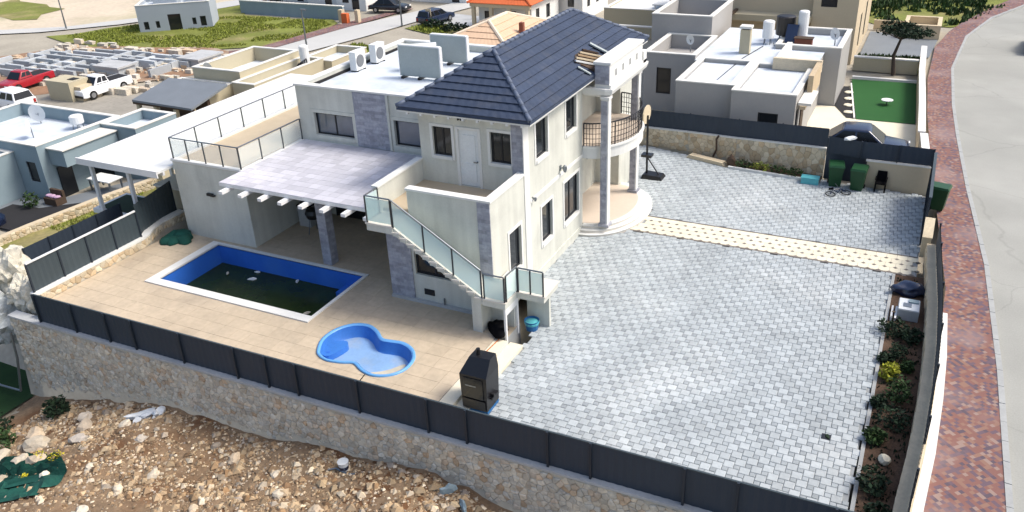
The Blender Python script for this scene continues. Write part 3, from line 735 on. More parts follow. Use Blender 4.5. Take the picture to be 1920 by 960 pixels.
for a, b in zip(fposts[:-1], fposts[1:]):
    ribbed(MB(), (a+.0, FY), (b-.0, FY), ftop(a)-1.12, ftop(b)-1.12, ftop(a)-.03, ftop(b)-.03, .22, .012).obj('panel', 'fence_dark', ff)
    MB().beam((a+.0, FY+.012, ftop(a)-.012), (b-.0, FY+.012, ftop(b)-.012), .05, .03).obj('rail', 'fence_teal', ff)

# left retaining wall, its fence and the second fence behind
lw = thing('retaining_wall', 'low tan stone retaining wall with white coping along left deck edge', 'wall', (-15.9, -2, 0))
curve = [(-15.75, -5.5), (-15.75, -.55), (-15.85, -.15), (-16.15, .35), (-16.3, 1.0), (-16.3, 2.2)]
def ribbon(mb, P, t0, t1, z0, z1, zf=None):
    """wall following a polyline: offset t0..t1 to its left"""
    def off(i, d):
        a = Vector(P[max(i-1, 0)]); b = Vector(P[min(i+1, len(P)-1)]); t_ = (b-a).normalized(); return Vector(P[i])+Vector((-t_.y, t_.x))*d
    rings = []
    for i in range(len(P)):
        a, b = off(i, t0), off(i, t1); q0, q1 = (z0, z1) if zf is None else zf(P[i])
        rings.append([(a.x,a.y,q0),(b.x,b.y,q0),(b.x,b.y,q1),(a.x,a.y,q1)])
    return mb.loft(rings)
ribbon(MB(), curve, .02, .30, -1.6, .62).obj('wall_body', 'mortar', lw)
ribbon(MB(), curve, 0, .33, .62, .70).obj('coping', 'coping_white', lw)
rst = MB()
for c, P in voronoi(5.0, .62-D, .33, 21): stone(rst, P, c, .03, lambda a, b, d: (-15.75-.02+d, -5.5+a, D+b))
for k in range(4):
    a, b = Vector(curve[k+1]), Vector(curve[k+2]) ; L = (b-a).length; dd = (b-a)/L; nn = Vector((dd.y, -dd.x))
    for c, P in voronoi(L, .62-D, .3, 30+k): stone(rst, P, c, .03, lambda u, v, d: ((a+dd*u+nn*(d-.02)).x, (a+dd*u+nn*(d-.02)).y, D+v))
rst.obj('stone', 'warm_stone_isl', lw, kind='stuff')
lf = thing('side_fence', 'teal grey sheet fence standing on the left retaining wall coping', 'fence', (-15.95, -2.5, .7))
ys_ = [-5.4, -4.1, -2.9, -1.7, -.5]
for k, y in enumerate(ys_): MB().box(-15.97, -15.91, y-.03, y+.03, .7, 1.82).obj('post', 'fence_post', lf)
for a, b in zip(ys_[:-1], ys_[1:]): ribbed(MB(), (-15.94, a), (-15.94, b), .72, .72, 1.8, 1.8, .2, .012).obj('panel', 'fence_teal', lf); MB().box(-15.98, -15.90, a, b-.002, 1.82, 1.87).obj('rail', 'white_rail', lf)
ribbed(MB(), (-16.25, -.25), (-16.85, 2.2), .5, .5, 1.95, 1.95, .2, .012).obj('panel', 'fence_teal', lf); MB().box(-16.88, -16.82, 2.2, 2.26, .5, 1.97).obj('post', 'fence_post', lf)
cw = thing('lower_wall', 'low concrete wall with pale coping behind the left side fence', 'wall', (-18.2, -1, -1))
MB().box(-18.35, -18.1, -4.0, .8, -2.0, .22).obj('wall_body', 'concrete', cw); MB().box(-18.4, -18.05, -4.02, .82, .22, .29).obj('coping', 'coping_white', cw)
f2 = thing('rear_side_fence', 'darker sheet fence beyond the pale coping, next to the grass', 'fence', (-18.25, -.5, .2))
ys_ = [-3.95, -2.85, -1.75, -.6, .6]
for y in ys_: MB().box(-18.28, -18.22, y-.03, y+.03, .29, 1.37).obj('post', 'fence_post', f2)
for a, b in zip(ys_[:-1], ys_[1:]): ribbed(MB(), (-18.25, a), (-18.25, b), .3, .3, 1.35, 1.35, .2, .012).obj('panel', 'fence_dark', f2)

# garden strip and wall on the street side
GW = [(12.45, -8), (12.58, -5.9), (12.70, -3.93), (12.87, -1.76), (12.97, .72), (13.0, 3.0), (12.95, 5.64), (12.80, 8.6), (12.72, 10.3)]
GP = [(11.86, -5.7), (12.6, -5.7)]+GW[2:8]+[(11.86, 8.5)]
m = MB(); vs = []; region(m, GP, [], .045); m.obj('garden_bed', 'soil', kind='structure')
gw = thing('street_wall', 'curving low stone garden wall with white coping along the street', 'wall', (12.9, 1, 0))
ribbon(MB(), GW, -.36, -.02, -.3, .55).obj('wall_body', 'mortar', gw)
ribbon(MB(), GW, -.38, 0, .55, .62).obj('coping', 'warm_cap', gw)
ribbon(MB(), GW[:7], -.62, -.385, -.1, .40).obj('outer_kerb', 'coping_white', gw)
rst = MB()
for k in range(len(GW)-1):
    a, b = Vector(GW[k]), Vector(GW[k+1]); L = (b-a).length; dd = (b-a)/L; nn = Vector((-dd.y, dd.x))
    for c, P in voronoi(L, .53, .3, 50+k): stone(rst, P, c, .03, lambda u, v, d: ((a+dd*u+nn*(d-.015)).x, (a+dd*u+nn*(d-.015)).y, .02+v))
rst.obj('stone', 'warm_stone_isl', gw, kind='stuff')
sf = thing('street_fence', 'dark sheet fence on the curved street wall beside the garden bed', 'fence', (12.9, 1, .6))
def offl(P, d):
    out = []
    for i in range(len(P)):
        a = Vector(P[max(i-1, 0)]); b = Vector(P[min(i+1, len(P)-1)]); t_ = (b-a).normalized(); q = Vector(P[i])+Vector((-t_.y, t_.x))*d; out.append((q.x, q.y))
    return out
FP = offl(GW, -.32)
for i, p in enumerate(FP):
    MB().box(p[0]-.03, p[0]+.03, p[1]-.03, p[1]+.03, .62, 1.5).obj('post', 'fence_post', sf)
    if i: ribbed(MB(), FP[i-1], p, .64, .64, 1.48, 1.48, .2, .012).obj('panel', 'fence_dark', sf)
# sliding gate and pillar at the street
gt = thing('sliding_gate', 'tall dark sheet metal gate closing the drive to the street', 'gate', (12.6, 14, 0))
MB().box(12.56, 12.60, 11.3, 16.35, .1, 2.0).obj('leaf', 'fence_dark', gt)
for y in (11.3, 12.9, 14.6, 16.3): MB().box(12.50, 12.555, y, y+.06, .05, 2.02).obj('upright', 'fence_post', gt)
MB().box(12.51, 12.62, 11.3, 16.36, 2.0, 2.05).obj('rail', 'fence_teal', gt); MB().box(12.50, 12.555, 11.37, 16.29, .06, .14).obj('rail', 'fence_post', gt)
gp = thing('gate_pillar', 'sandy stone gate pillar beside the cream path end', 'pillar', (12.7, 10.7, 0))
MB().loft([[(12.55, 10.35, 0), (12.85, 10.35, 0), (12.85, 10.35, .8), (12.55, 10.35, .8)], [(12.55, 11.25, 0), (12.85, 11.25, 0), (12.85, 11.25, 1.2), (12.55, 11.25, 1.2)]]).obj('shaft', 'house_beige', gp); MB().beam((12.7, 10.33, .82), (12.7, 11.27, 1.23), .34, .06).obj('cap', 'warm_cap', gp)

# back boundary wall + fence
bw = thing('back_boundary_wall', 'warm rubble stone wall along the back of the drive', 'wall', (3, 17.9, 0))
BP = [(-3.2, 18.85), (-.9, 18.62), (1.5, 18.25), (4.0, 17.75), (8.15, 17.1)]
bt = lambda p: (-.3, .93+.055*(p[0]+.4))
ribbon(MB(), BP, .02, .3, -.3, 1, bt).obj('wall_body', 'mortar', bw)
ribbon(MB(), BP, -.01, .33, 0, 0, lambda p: (bt(p)[1], bt(p)[1]+.05)).obj('coping', 'parapet_cap', bw)
rst = MB()
for k in range(len(BP)-1):
    a, b = Vector(BP[k]), Vector(BP[k+1]); L = (b-a).length; dd = (b-a)/L; nn = Vector((dd.y, -dd.x))
    for c, P in voronoi(L, .98, .3, 70+k):
        stone(rst, P, c, .035, lambda u, v, d: ((a+dd*u+nn*(d-.02)).x, (a+dd*u+nn*(d-.02)).y, v*(bt((a.x+dd.x*u, 0))[1])/.98))
rst.obj('stone', 'warm_stone_isl', bw, kind='stuff')
bf = thing('back_fence', 'dark slate fence panels above the back stone wall', 'fence', (3, 17.9, 1))
for k in range(len(BP)-1):
    a, b = Vector(BP[k]), Vector(BP[k+1]); n_ = 2 if (b-a).length > 2.6 else 1
    for q in range(n_):
        p0, p1 = a.lerp(b, q/n_)+Vector((.0, .15)), a.lerp(b, (q+1)/n_)+Vector((0, .15))
        z0, z1 = bt(p0)[1]+.05, bt(p1)[1]+.05
        MB().box(p0.x-.03, p0.x+.03, p0.y+.03, p0.y+.09, z0, z0+.88).obj('post', 'fence_post', bf)
        ribbed(MB(), p0, p1, z0, z1, z0+.86, z1+.86, .25, .012).obj('panel', 'fence_dark', bf)
bb = thing('bin_bay_wall', 'plain beige wall topped with dark fence behind the green bins', 'wall', (10.3, 16.7, 0))
MB().box(9.95, 12.5, 16.62, 16.85, -.2, 1.22).obj('wall_body', 'house_beige', bb)
MB().box(9.9, 12.55, 16.60, 16.88, 1.22, 1.27).obj('coping', 'parapet_cap', bb)
MB().box(8.18, 9.95, 17.05, 17.12, .0, 1.38).obj('back_panel', 'fence_dark', bb)
for a, b in ((8.2, 9.6), (9.6, 11.1), (11.1, 12.52)):
    yb = 17.14 if a < 9 else 16.75
    ribbed(MB(), (a, 16.98 if a < 9 else 16.74), (b, 16.74), 1.28, 1.28, 2.06, 2.04, .25, .012).obj('fence_panel', 'fence_dark', bb)
for a in (8.2, 9.6, 11.1, 12.48): MB().box(a, a+.06, 16.66, 16.72, 1.28, 2.08).obj('fence_post', 'fence_post', bb)
# planting bed along the back wall
m = MB(); region(m, [(3.9, 16.8), (8.1, 16.42), (8.15, 17.05), (4.0, 17.7)], [], .10); m.obj('planting_bed', 'soil', kind='structure')
MB().beam((3.9, 16.76, .06), (8.1, 16.38, .06), .10, .16).obj('kerb', 'coping_white', kind='structure')

def plot_patch(name, P, mat, dz):
    m = MB(); Q = smooth_poly(P, 5); vs = [Vector(p) for p in Q]; es = [(i, (i+1) % len(Q)) for i in range(len(Q))]
    x = min(q[0] for q in Q)
    while x < max(q[0] for q in Q):
        y = min(q[1] for q in Q)
        while y < max(q[1] for q in Q):
            if inpoly(x, y, Q): vs.append(Vector((x, y)))
            y += .17
        x += .17
    o = delaunay_2d_cdt(vs, es, [], 0, 1e-4); Vv, T = o[0], o[2]
    keep = [tuple(q) for q in T if inpoly(*(sum((Vv[i] for i in q), Vector((0, 0)))/3), Q)]
    edge = len(Q)
    m.add([(q.x, q.y, fine_plot(q.x, q.y)+(-.05 if k < edge else dz+.02*noise.noise(Vector((q.x*3, q.y*3, 5))))) for k, q in enumerate(Vv)], keep)
    return m.obj(name, mat, kind='structure', smooth=True)
plot_patch('damp_soil', [(-1.7, -6.1), (-.2, -6.0), (1.0, -6.05), (2.2, -6.8), (1.6, -7.9), (.2, -7.7), (-.6, -8.2), (-1.3, -7.2)], 'damp_soil', .025)
plot_patch('sand_patch', [(-3.9, -6.8), (-2.9, -6.2), (-1.7, -6.4), (-1.6, -7.2), (-2.4, -7.6), (-3.4, -7.5)], 'sand_pale', .025)
plot_patch('damp_soil', [(-13.6, -7.4), (-12.6, -7.0), (-11.9, -7.5), (-12.1, -8.3), (-13.3, -8.5)], 'damp_soil', .025)
plot_patch('damp_soil', [(-5.2, -9.4), (-3.6, -8.9), (-2.0, -9.2), (-2.2, -10.4), (-4.0, -10.9), (-5.4, -10.3)], 'damp_soil', .025)
# ================================================================== VILLA
V = thing('villa', 'pale two storey villa with dark blue tiled hip roof and outside stairs', 'house', (-6, 7, 0))
XL, YT, YE, ZF, ZP, ZW = -4.1, 2.64, 14.0, 3.70, 4.55, 6.42
WT = .22
# --- tower right wall (x=0)
RW = [(3.52, 4.53, 4.62, 5.98), (6.18, 7.19, 4.70, 5.98), (5.94, 7.43, 1.12, 2.84), (3.86, 4.81, 1.22, 2.72), (1.22, 2.13, 1.26, 2.84)]
RC0, RC1 = 7.85, 12.2                                  # entrance recess
m = MB()
wall(m, 'y', 0, -WT, YT, RC0, 0, ZW, [h for h in RW if h[0] > YT])
wall(m, 'y', 0, -WT, 0, YT, 0, ZP-.07, [RW[4]])
wall(m, 'y', 0, -WT, RC1, YE, 0, ZW)
wall(m, 'y', -1.1, -WT, RC0, RC1, 0, ZW, [(8.9, 10.0, .35, 2.5), (8.9, 10.2, 3.65, 5.75)])
m.box(-1.1, -WT, RC0-WT, RC0, 0, ZW); m.box(-1.1, -WT, RC1, RC1+WT, 0, ZW)
m.obj('side_wall', 'stucco', V)
for h, n_ in zip(RW, (1, 1, 2, 1, 1)): window(V, 'y', 0, -WT, *h, n=n_, rec=.08)
# raised render bands on the side wall
m = MB(); m.box(0, .03, 2.50, 2.92, .02, ZW-.2); m.box(0, .035, 2.93, 7.8, 3.28, 3.40); m.obj('render_band', 'white_trim', V)
MB().box(0, .05, 3.0, 7.8, .0, .35).obj('plinth', 'stucco', V)
# --- tower front wall (y = YT) above terrace, with two windows and a door
FW = [(-3.56, -2.80, 4.72, 5.80), (-1.29, -.50, 4.72, 5.84)]
dr = (-2.58, -1.70, ZF, 5.83)
m = MB(); wall(m, 'x', YT, WT, XL, -WT-.002, ZF-.2, ZW, FW+[dr]); wall(m, 'y', XL, WT, YT+WT+.002, YE, 0, ZW); wall(m, 'x', YE, -WT, XL, -.002, 0, ZW-.01)
m.obj('upper_wall', 'stucco', V)
for h in FW: window(V, 'x', YT, WT, *h, n=2, rec=.08, glass='window_glass')
door = MB().box(dr[0]+.05, dr[1]-.05, YT+.05, YT+.11, ZF+.02, dr[3]-.05).obj('door', 'door_white', V)
m = MB(); m.box(dr[0]-.05, dr[0]+.05, YT-.03, YT+.14, ZF, dr[3]+.06); m.box(dr[1]-.05, dr[1]+.05, YT-.03, YT+.14, ZF, dr[3]+.06); m.box(dr[0]+.05, dr[1]-.05, YT-.03, YT+.14, dr[3]-.04, dr[3]+.06); m.obj('frame', 'white_trim', door)
for z0, z1 in ((ZF+.2, ZF+.85), (ZF+1.0, ZF+1.9)):
    MB().box(dr[0]+.2, dr[1]-.2, YT+.03, YT+.05, z0, z1).obj('panel', 'door_white', door)
m = MB(); m.tube((dr[1]-.14, YT+.06, ZF+.95), (dr[1]-.14, YT-.03, ZF+.95), .025); m.box(dr[1]-.26, dr[1]-.12, YT-.045, YT-.02, ZF+.93, ZF+.97); m.obj('handle', 'steel', door)
MB().box(-.47, -.004, YT-.03, YT, ZF+.02, ZW-.1).obj('stone_band', 'stone_cladding', V)
m = MB(); m.box(-2.45, -2.2, YT-.14, YT, 6.20, 6.30); m.box(-2.40, -2.36, YT-.22, YT-.14, 6.18, 6.28); m.box(-2.29, -2.25, YT-.22, YT-.14, 6.18, 6.28); m.obj('floodlight', 'black_metal', V)
# --- terrace block
m = MB()
SW_ = (-3.05, -1.55, 1.35, 2.30)
wall(m, 'x', 0, WT, XL, -WT-.002, .0, ZF-.25, [SW_]); m.box(-3.1, -WT-.002, 0, WT, ZF-.25, ZP-.07)
wall(m, 'y', XL, WT, WT, YT, 0, ZF-.25)
m.obj('terrace_wall', 'stucco', V)
window(V, 'x', 0, WT, *SW_, n=2, trim=None, rec=.1)
MB().box(XL+.0, -WT-.003, .0+WT, YT-.003, ZF-.24, ZF).obj('terrace_floor', 'terrace_floor', V)
MB().box(XL, -3.1, -.0, WT, ZF-.245, ZF-.002).obj('threshold', 'terrace_floor', V)
m = MB(); m.box(XL-.18, XL, -.2, YT-.003, ZF-.6, ZP-.07); m.obj('terrace_parapet', 'stucco', V)
m = MB(); m.box(XL-.22, XL+.04, -.24, YT-.005, ZP-.07, ZP); m.box(-3.14, .04, -.04, WT+.04, ZP-.07, ZP); m.box(-WT-.04, .04, WT+.04, YT-.005, ZP-.07, ZP-.002); m.obj('parapet_cap', 'coping_white', V)
MB().box(-.46, -.003, -.03, 0, .02, ZP-.08).obj('stone_band', 'stone_cladding', V)
MB().box(XL+.003, -3.15, -.04, 0, D, ZF-.3).obj('stone_pier', 'stone_cladding', V)
m = MB(); m.box(-2.75, -2.35, -.03, 0, .62, .84); m.obj('vent', 'void_dark', V)
m = MB(); m.tube((-1.95, -.05, D), (-1.95, -.05, .62), .03); m.obj('pipe', 'steel', V)
MB().box(XL+.01, -.6, -.12, -.001, D+.001, D+.10).obj('skirting', 'concrete', V)
# tower interior darkness is just the rooms: floor slabs
m = MB(); m.box(XL+WT, -WT, YT+WT, YE-WT, 3.3, 3.5); m.obj('floor_slab', 'concrete', V)
# --- wall lamps
for y, z in ((5.6, 3.62), (3.13, 3.38)):
    s = 1 if z > 3.5 else .6
    m = MB(); m.box(0, .04, y-.06*s, y+.06*s, z-.1*s, z+.1*s); m.tube((.04, y, z), (.16*s, y, z+.02), .03*s); m.lathe((.2*s, y, z-.14*s), [(.05*s, 0), (.09*s, .12*s), (.07*s, .24*s), (.02*s, .28*s)], 10); m.obj('wall_lamp', 'steel', V)
# --- hip roof with tile courses
EX0, EX1, EY0, EY1, ZE, ZR = -4.66, .46, 2.18, 14.44, 6.50, 8.05
xm = (EX0+EX1)/2; run = xm-EX0
AP = {'a': Vector((xm, EY0+run, ZR)), 'b': Vector((xm, EY1-run, ZR))}
c00, c10, c11, c01 = Vector((EX0,EY0,ZE)), Vector((EX1,EY0,ZE)), Vector((EX1,EY1,ZE)), Vector((EX0,EY1,ZE))
m = MB(); m.add([c00, c10, c11, c01, AP['a'], AP['b']], [(0,1,4),(1,2,5,4),(2,3,5),(3,0,4,5)])
lowv = [(p.x, p.y, p.z-.10) for p in (c00, c10, c11, c01)]; m.add([c00, c10, c11, c01]+lowv, [(0,1,5,4),(1,2,6,5),(2,3,7,6),(3,0,4,7),(4,5,6,7)])
roof = m.obj('roof', 'roof_tile', V)
NC = 9
def course(A0, B0, A1, B1, lift=.055):
    """one overlapping row of waved tiles between lower edge A0-B0 and upper edge A1-B1"""
    n_ = max(4, int((B0-A0).length/.085)); nn = (B0-A0).cross(A1-A0).normalized()
    if nn.z < 0: nn = -nn
    vs = []
    for i in range(n_+1):
        t_ = i/n_; wv = .006*math.cos(i*2*PI/4)
        a, b = A0.lerp(B0, t_), A1.lerp(B1, t_)
        vs += [a+nn*.003, a+nn*(lift+wv), b+nn*(.012+wv*.6)]
    mb = MB(); mb.add(vs, [q for i in range(n_) for q in ((3*i, 3*i+3, 3*i+4, 3*i+1), (3*i+1, 3*i+4, 3*i+5, 3*i+2))]); return mb
for A0, B0, A1, B1 in ((c00, c10, AP['a'], AP['a']), (c10, c11, AP['a'], AP['b']), (c11, c01, AP['b'], AP['b']), (c01, c00, AP['b'], AP['a'])):
    for k in range(NC):
        t0, t1 = k/NC, min(.995, (k+1)/NC)
        course(A0.lerp(A1, t0), B0.lerp(B1, t0), A0.lerp(A1, t1), B0.lerp(B1, t1)).obj('tile_course', 'roof_tile', roof)
for p, q in ((c00, AP['a']), (c10, AP['a']), (c11, AP['b']), (c01, AP['b']), (AP['a'], AP['b'])):
    L = (q-p).length; n_ = int(L/.38); mb = MB()
    for i in range(n_):
        a, b = p.lerp(q, i/n_), p.lerp(q, (i+.97)/n_); mb.tube(a+Vector((0,0,.035)), b+Vector((0,0,.02)), .085, 8, .07)
    mb.obj('ridge_cap', 'ridge_tile', roof, smooth=True)
m = MB(); m.box(EX0+.02, EX1-.02, EY0+.02, EY1-.02, ZE-.16, ZE-.105); m.obj('soffit', 'white_trim', V)
for i in range(9):
    x = EX0+.35+i*.55; MB().box(x, x+.08, EY0+.03, YT-.001, ZE-.24, ZE-.161).obj('rafter_end', 'beam_white', V)
# --- upper left wing
WX0, WY, WZ, WYE = -11.5, 5.0, 5.98, 13.2
W1, W2 = (-10.72, -8.78, 3.88, 4.84), (-6.80, -5.62, 3.86, 4.92)
m = MB(); wall(m, 'x', WY, WT, WX0, XL-.002, 0, WZ-.07, [W1, W2]); wall(m, 'y', WX0, WT, WY+WT, WYE, 0, WZ-.07); wall(m, 'x', WYE, -WT, WX0+WT, XL-.002, 0, WZ-.07)
m.obj('wing_wall', 'stucco', V)
window(V, 'x', WY, WT, *W1, n=2, trim='stucco', glass='window_glass_grey', rec=.12, tw=.14); window(V, 'x', WY, WT, *W2, n=1, trim='stucco', glass='window_glass_grey', rec=.12, tw=.14)
MB().box(-8.62, -7.06, WY-.05, WY, 3.625, WZ-.08).obj('stone_panel', 'stone_cladding', V)
m = MB(); m.box(-7.05, -6.95, WY-.07, WY, 3.625, WZ-.08); m.obj('pilaster', 'stucco', V)
MB().box(WX0+WT, XL-.001, WY+WT, WYE-WT, 5.5, 5.66).obj('wing_roof', 'roof_membrane', V)
m = MB(); m.box(WX0-.03, XL-.005, WY-.06, WY+WT+.03, WZ-.07, WZ); m.box(WX0-.03, WX0+WT+.03, WY+WT+.03, WYE+.03, WZ-.07, WZ-.002); m.box(WX0+WT+.03, XL-.005, WYE-WT-.03, WYE+.03, WZ-.07, WZ-.004); m.obj('parapet_cap', 'coping_white', V)
MB().box(WX0+WT+.002, WX0+WT+.10, WY+WT+.05, WYE-WT, 5.662, 5.76).obj('tar_upstand', 'void_dark', V)
# --- patio roof slab with beams and tiles
SX0, SX1, SY0, SZ = -11.38, XL-.20, -.12, 3.60
slab = MB().box(SX0, SX1, SY0, WY-.003, SZ-.14, SZ-.01).obj('patio_roof', 'beam_white', V)
nx_, ny_ = 18, 13; tw_, th_ = (SX1-SX0)/nx_, (WY-.08-SY0)/ny_
tmp = datamesh(MB().box(-tw_/2+.006, tw_/2-.006, -th_/2+.006, th_/2-.006, 0, .02), 'tile', 'slab_tile_piece')
for i in range(nx_):
    for j in range(ny_): inst('tile', tmp, slab, (SX0+(i+.5)*tw_, SY0+(j+.5)*th_, SZ-.012+rnd.uniform(0, .003)))
for k in range(8):
    x = -10.95+k*.92
    mb = MB(); mb.loft([[(x-.09, SY0-.42, SZ-.26), (x+.09, SY0-.42, SZ-.26), (x+.09, SY0-.42, SZ-.145), (x-.09, SY0-.42, SZ-.145)], [(x-.09, WY-.05, SZ-.40), (x+.09, WY-.05, SZ-.40), (x+.09, WY-.05, SZ-.141), (x-.09, WY-.05, SZ-.141)]])
    mb.obj('beam', 'beam_white', V)
MB().box(-7.95, -7.55, 1.0, 1.42, D, SZ-.40).obj('pillar', 'stone_cladding', V)
MB().box(SX0+.1, SX1-.1, 1.05, 1.37, SZ-.42, SZ-.28).obj('cross_beam', 'beam_white', V)
# patio door opening (dark glazed) in wing wall at ground level
d2 = MB().box(-10.2, -7.2, WY-.06, WY-.002, D, 2.6).obj('sliding_door', 'window_glass', V)
for x in (-10.24, -8.73, -7.22): MB().box(x, x+.06, WY-.08, WY-.061, D, 2.62).obj('stile', 'dark_frame', d2)
# --- left block with roof balcony
BX0, BX1, BY0, BZ = -15.05, -11.4, 1.13, 3.50
m = MB(); wall(m, 'x', BY0, WT, BX0, BX1, 0, BZ); wall(m, 'y', BX1, -WT, BY0+WT, WY-.003, 0, BZ); wall(m, 'y', BX0, WT, BY0+WT, 13.2, 0, BZ)
m.obj('side_block_wall', 'stucco', V)
MB().box(BX0, BX1, BY0, 13.2, BZ, BZ+.03).obj('balcony_floor', 'terrace_floor', V)
m = MB(); m.box(BX0-.04, BX1+.04, BY0-.04, BY0+.16, BZ+.03, BZ+.12); m.box(BX1-.14, BX1+.04, BY0+.16, WY-.07, BZ+.03, BZ+.118); m.box(BX0-.04, BX0+.14, BY0+.16, 13.0, BZ+.03, BZ+.118); m.obj('balcony_kerb', 'coping_white', V)
m = MB(); m.box(-13.45, -13.15, BY0-.10, BY0, 2.28, 2.38); m.box(-13.2, -13.0, BY0-.16, BY0-.05, 2.30, 2.36); m.obj('floodlight', 'black_metal', V)
def railing(parent, pts, h, mat='rail_glass', posts=None, sink=.0, rail=True, pr_=.03):
    """glass railing along a 3-D polyline: part with posts, glass panels, hand rail as sub-parts"""
    tops = [Vector((p[0], p[1], p[2]+h)) for p in pts]; rings = []
    for i, p in enumerate(tops):
        d_ = (tops[min(i+1, len(tops)-1)]-tops[max(i-1, 0)]).normalized(); sd2 = d_.cross(Vector((0, 0, 1))).normalized(); u2_ = sd2.cross(d_)
        rings.append([p+(sd2*math.cos(t_)+u2_*math.sin(t_))*.028 for t_ in [2*PI*k/8 for k in range(8)]])
    ro = MB().loft(rings).obj('railing', 'steel', parent)
    for p in pts: MB().tube(p, (p[0], p[1], p[2]+h-.02), pr_, 6).obj('post', 'dark_steel', ro)
    for a, b in zip(pts[:-1], pts[1:]):
        a, b = Vector(a), Vector(b); d_ = (b-a)*(.03/max((b-a).length, .1)); a2, b2 = a+d_, b-d_; u = Vector((0,0,1))
        sd2 = d_.cross(u).normalized()*.006
        mb = MB(); lo, hi = .06, h-.06
        mb.loft([[a2+u*lo-sd2, a2+u*lo+sd2, a2+u*hi+sd2, a2+u*hi-sd2], [b2+u*lo-sd2, b2+u*lo+sd2, b2+u*hi+sd2, b2+u*hi-sd2]]); mb.obj('glass_panel', mat, ro)
    return ro
kz = BZ+.12
railing(V, [(BX0+.05, BY0+.05, kz), (-14.15, BY0+.05, kz), (-13.25, BY0+.05, kz), (-12.35, BY0+.05, kz), (BX1-.05, BY0+.05, kz)], .88, 'rail_glass_clear')
railing(V, [(BX1-.05, BY0+.06, kz), (BX1-.05, 2.4, kz), (BX1-.05, 3.7, kz), (BX1-.05, 4.9, kz)], .88, 'rail_glass_clear')
railing(V, [(BX0+.05, y, kz) for y in (1.19, 2.55, 3.9, 5.3, 6.7, 8.1, 9.5, 11)], .88, 'rail_glass_clear')
# --- outside staircase
SYF = -1.05
stz0, stz1, sx0, sx1, ns = 3.58, 1.62, -3.08, .12, 12
rise, trd = (stz0-stz1)/ns, (sx1-sx0)/ns
m = MB(); m.box(XL+.02, sx0, SYF, -.045, stz0-.26, stz0-.03)
prof = []
n_ = ns
low = [(sx0, stz0-.28)]+[(sx1, stz1-.3)]
m.add([(sx0, SYF+.04, stz0-.03), (sx1, SYF+.04, stz1-.03), (sx1, SYF+.04, stz1-.28), (sx0, SYF+.04, stz0-.28), (sx0, -.045, stz0-.03), (sx1, -.045, stz1-.03), (sx1, -.045, stz1-.28), (sx0, -.045, stz0-.28)], [(0,1,2,3),(7,6,5,4),(0,4,5,1),(2,6,7,3),(0,3,7,4),(1,5,6,2)])
stair = m.obj('staircase', 'stucco', V)
MB().box(XL-.02, sx0+.02, SYF-.02, -.043, stz0-.03, stz0+.02).obj('landing', 'step_marble', stair)
for k in range(ns):
    x = sx0+k*trd; z = stz0-(k+1)*rise
    MB().box(x-.03, x+trd, SYF-.03, -.043, z-.05, z).obj('step', 'step_marble', stair)
    MB().box(x-.001, x+trd-.03, SYF+.0, -.044, z-rise*.9, z-.051).obj('riser', 'stucco', stair)
# lower landing and platform round the corner
m = MB(); m.box(sx1, .93, SYF, -.05, stz1-.25, stz1-.04); m.box(.04, .93, -.049, .9, stz1-.25, stz1-.041); m.box(.931, 1.9, -.22, .9, stz1-.25, stz1-.042); m.obj('landing_slab', 'stucco', stair)
m = MB(); m.box(sx1-.02, .96, SYF-.03, -.25, stz1-.04, stz1); m.obj('landing', 'step_marble', stair)
m = MB(); m.box(.05, 1.95, -.249, .93, stz1-.041, stz1-.001); m.obj('landing', 'step_marble', stair)
for k in range(7):
    z = stz1-(k+1)*.225; MB().box(.06, .72, .93+k*.25, 1.2+k*.25, z-.06 if k < 6 else -.05, z).obj('step', 'step_marble', stair)
m = MB(); m.box(.86, .93, SYF, SYF+.09, 0, stz1-.251); m.box(.86, .93, -.22, -.12, 0, stz1-.251); m.box(.86, .929, SYF+.09, -.22, stz1-.5, stz1-.252); m.obj('post_frame', 'beam_white', stair)
m = MB(); m.box(-.32, .02, SYF+.05, -.02, D, stz1-.02); m.obj('stair_pier', 'stucco', stair)
m = MB(); m.box(.02, .85, -.3, -.04, .0, stz1-.26); m.obj('niche_wall', 'stucco', stair)
MB().box(.94, 1.75, .5, .62, 0, stz1-.252).obj('back_wall', 'stucco', stair)  # wall added under the platform so the space below it goes dark
G0 = (XL+.05, SYF+.03, stz0+.02)
railing(V, [(XL+.05, -.3, stz0+.02), G0, (sx0, SYF+.03, stz0+.02)], .95)
pts = [(sx0+f*(sx1-sx0), SYF+.03, stz0+f*(stz1-stz0)) for f in (0.01, .36, .68, .99)]
railing(V, pts, .98)
railing(V, [(sx1+.06, SYF+.03, stz1), (.90, SYF+.03, stz1)], .90)
railing(V, [(.93, SYF+.10, stz1), (.96, -.24, stz1)], .92)
railing(V, [(1.0, -.22, stz1), (1.43, -.22, stz1), (1.88, -.22, stz1)], .88)
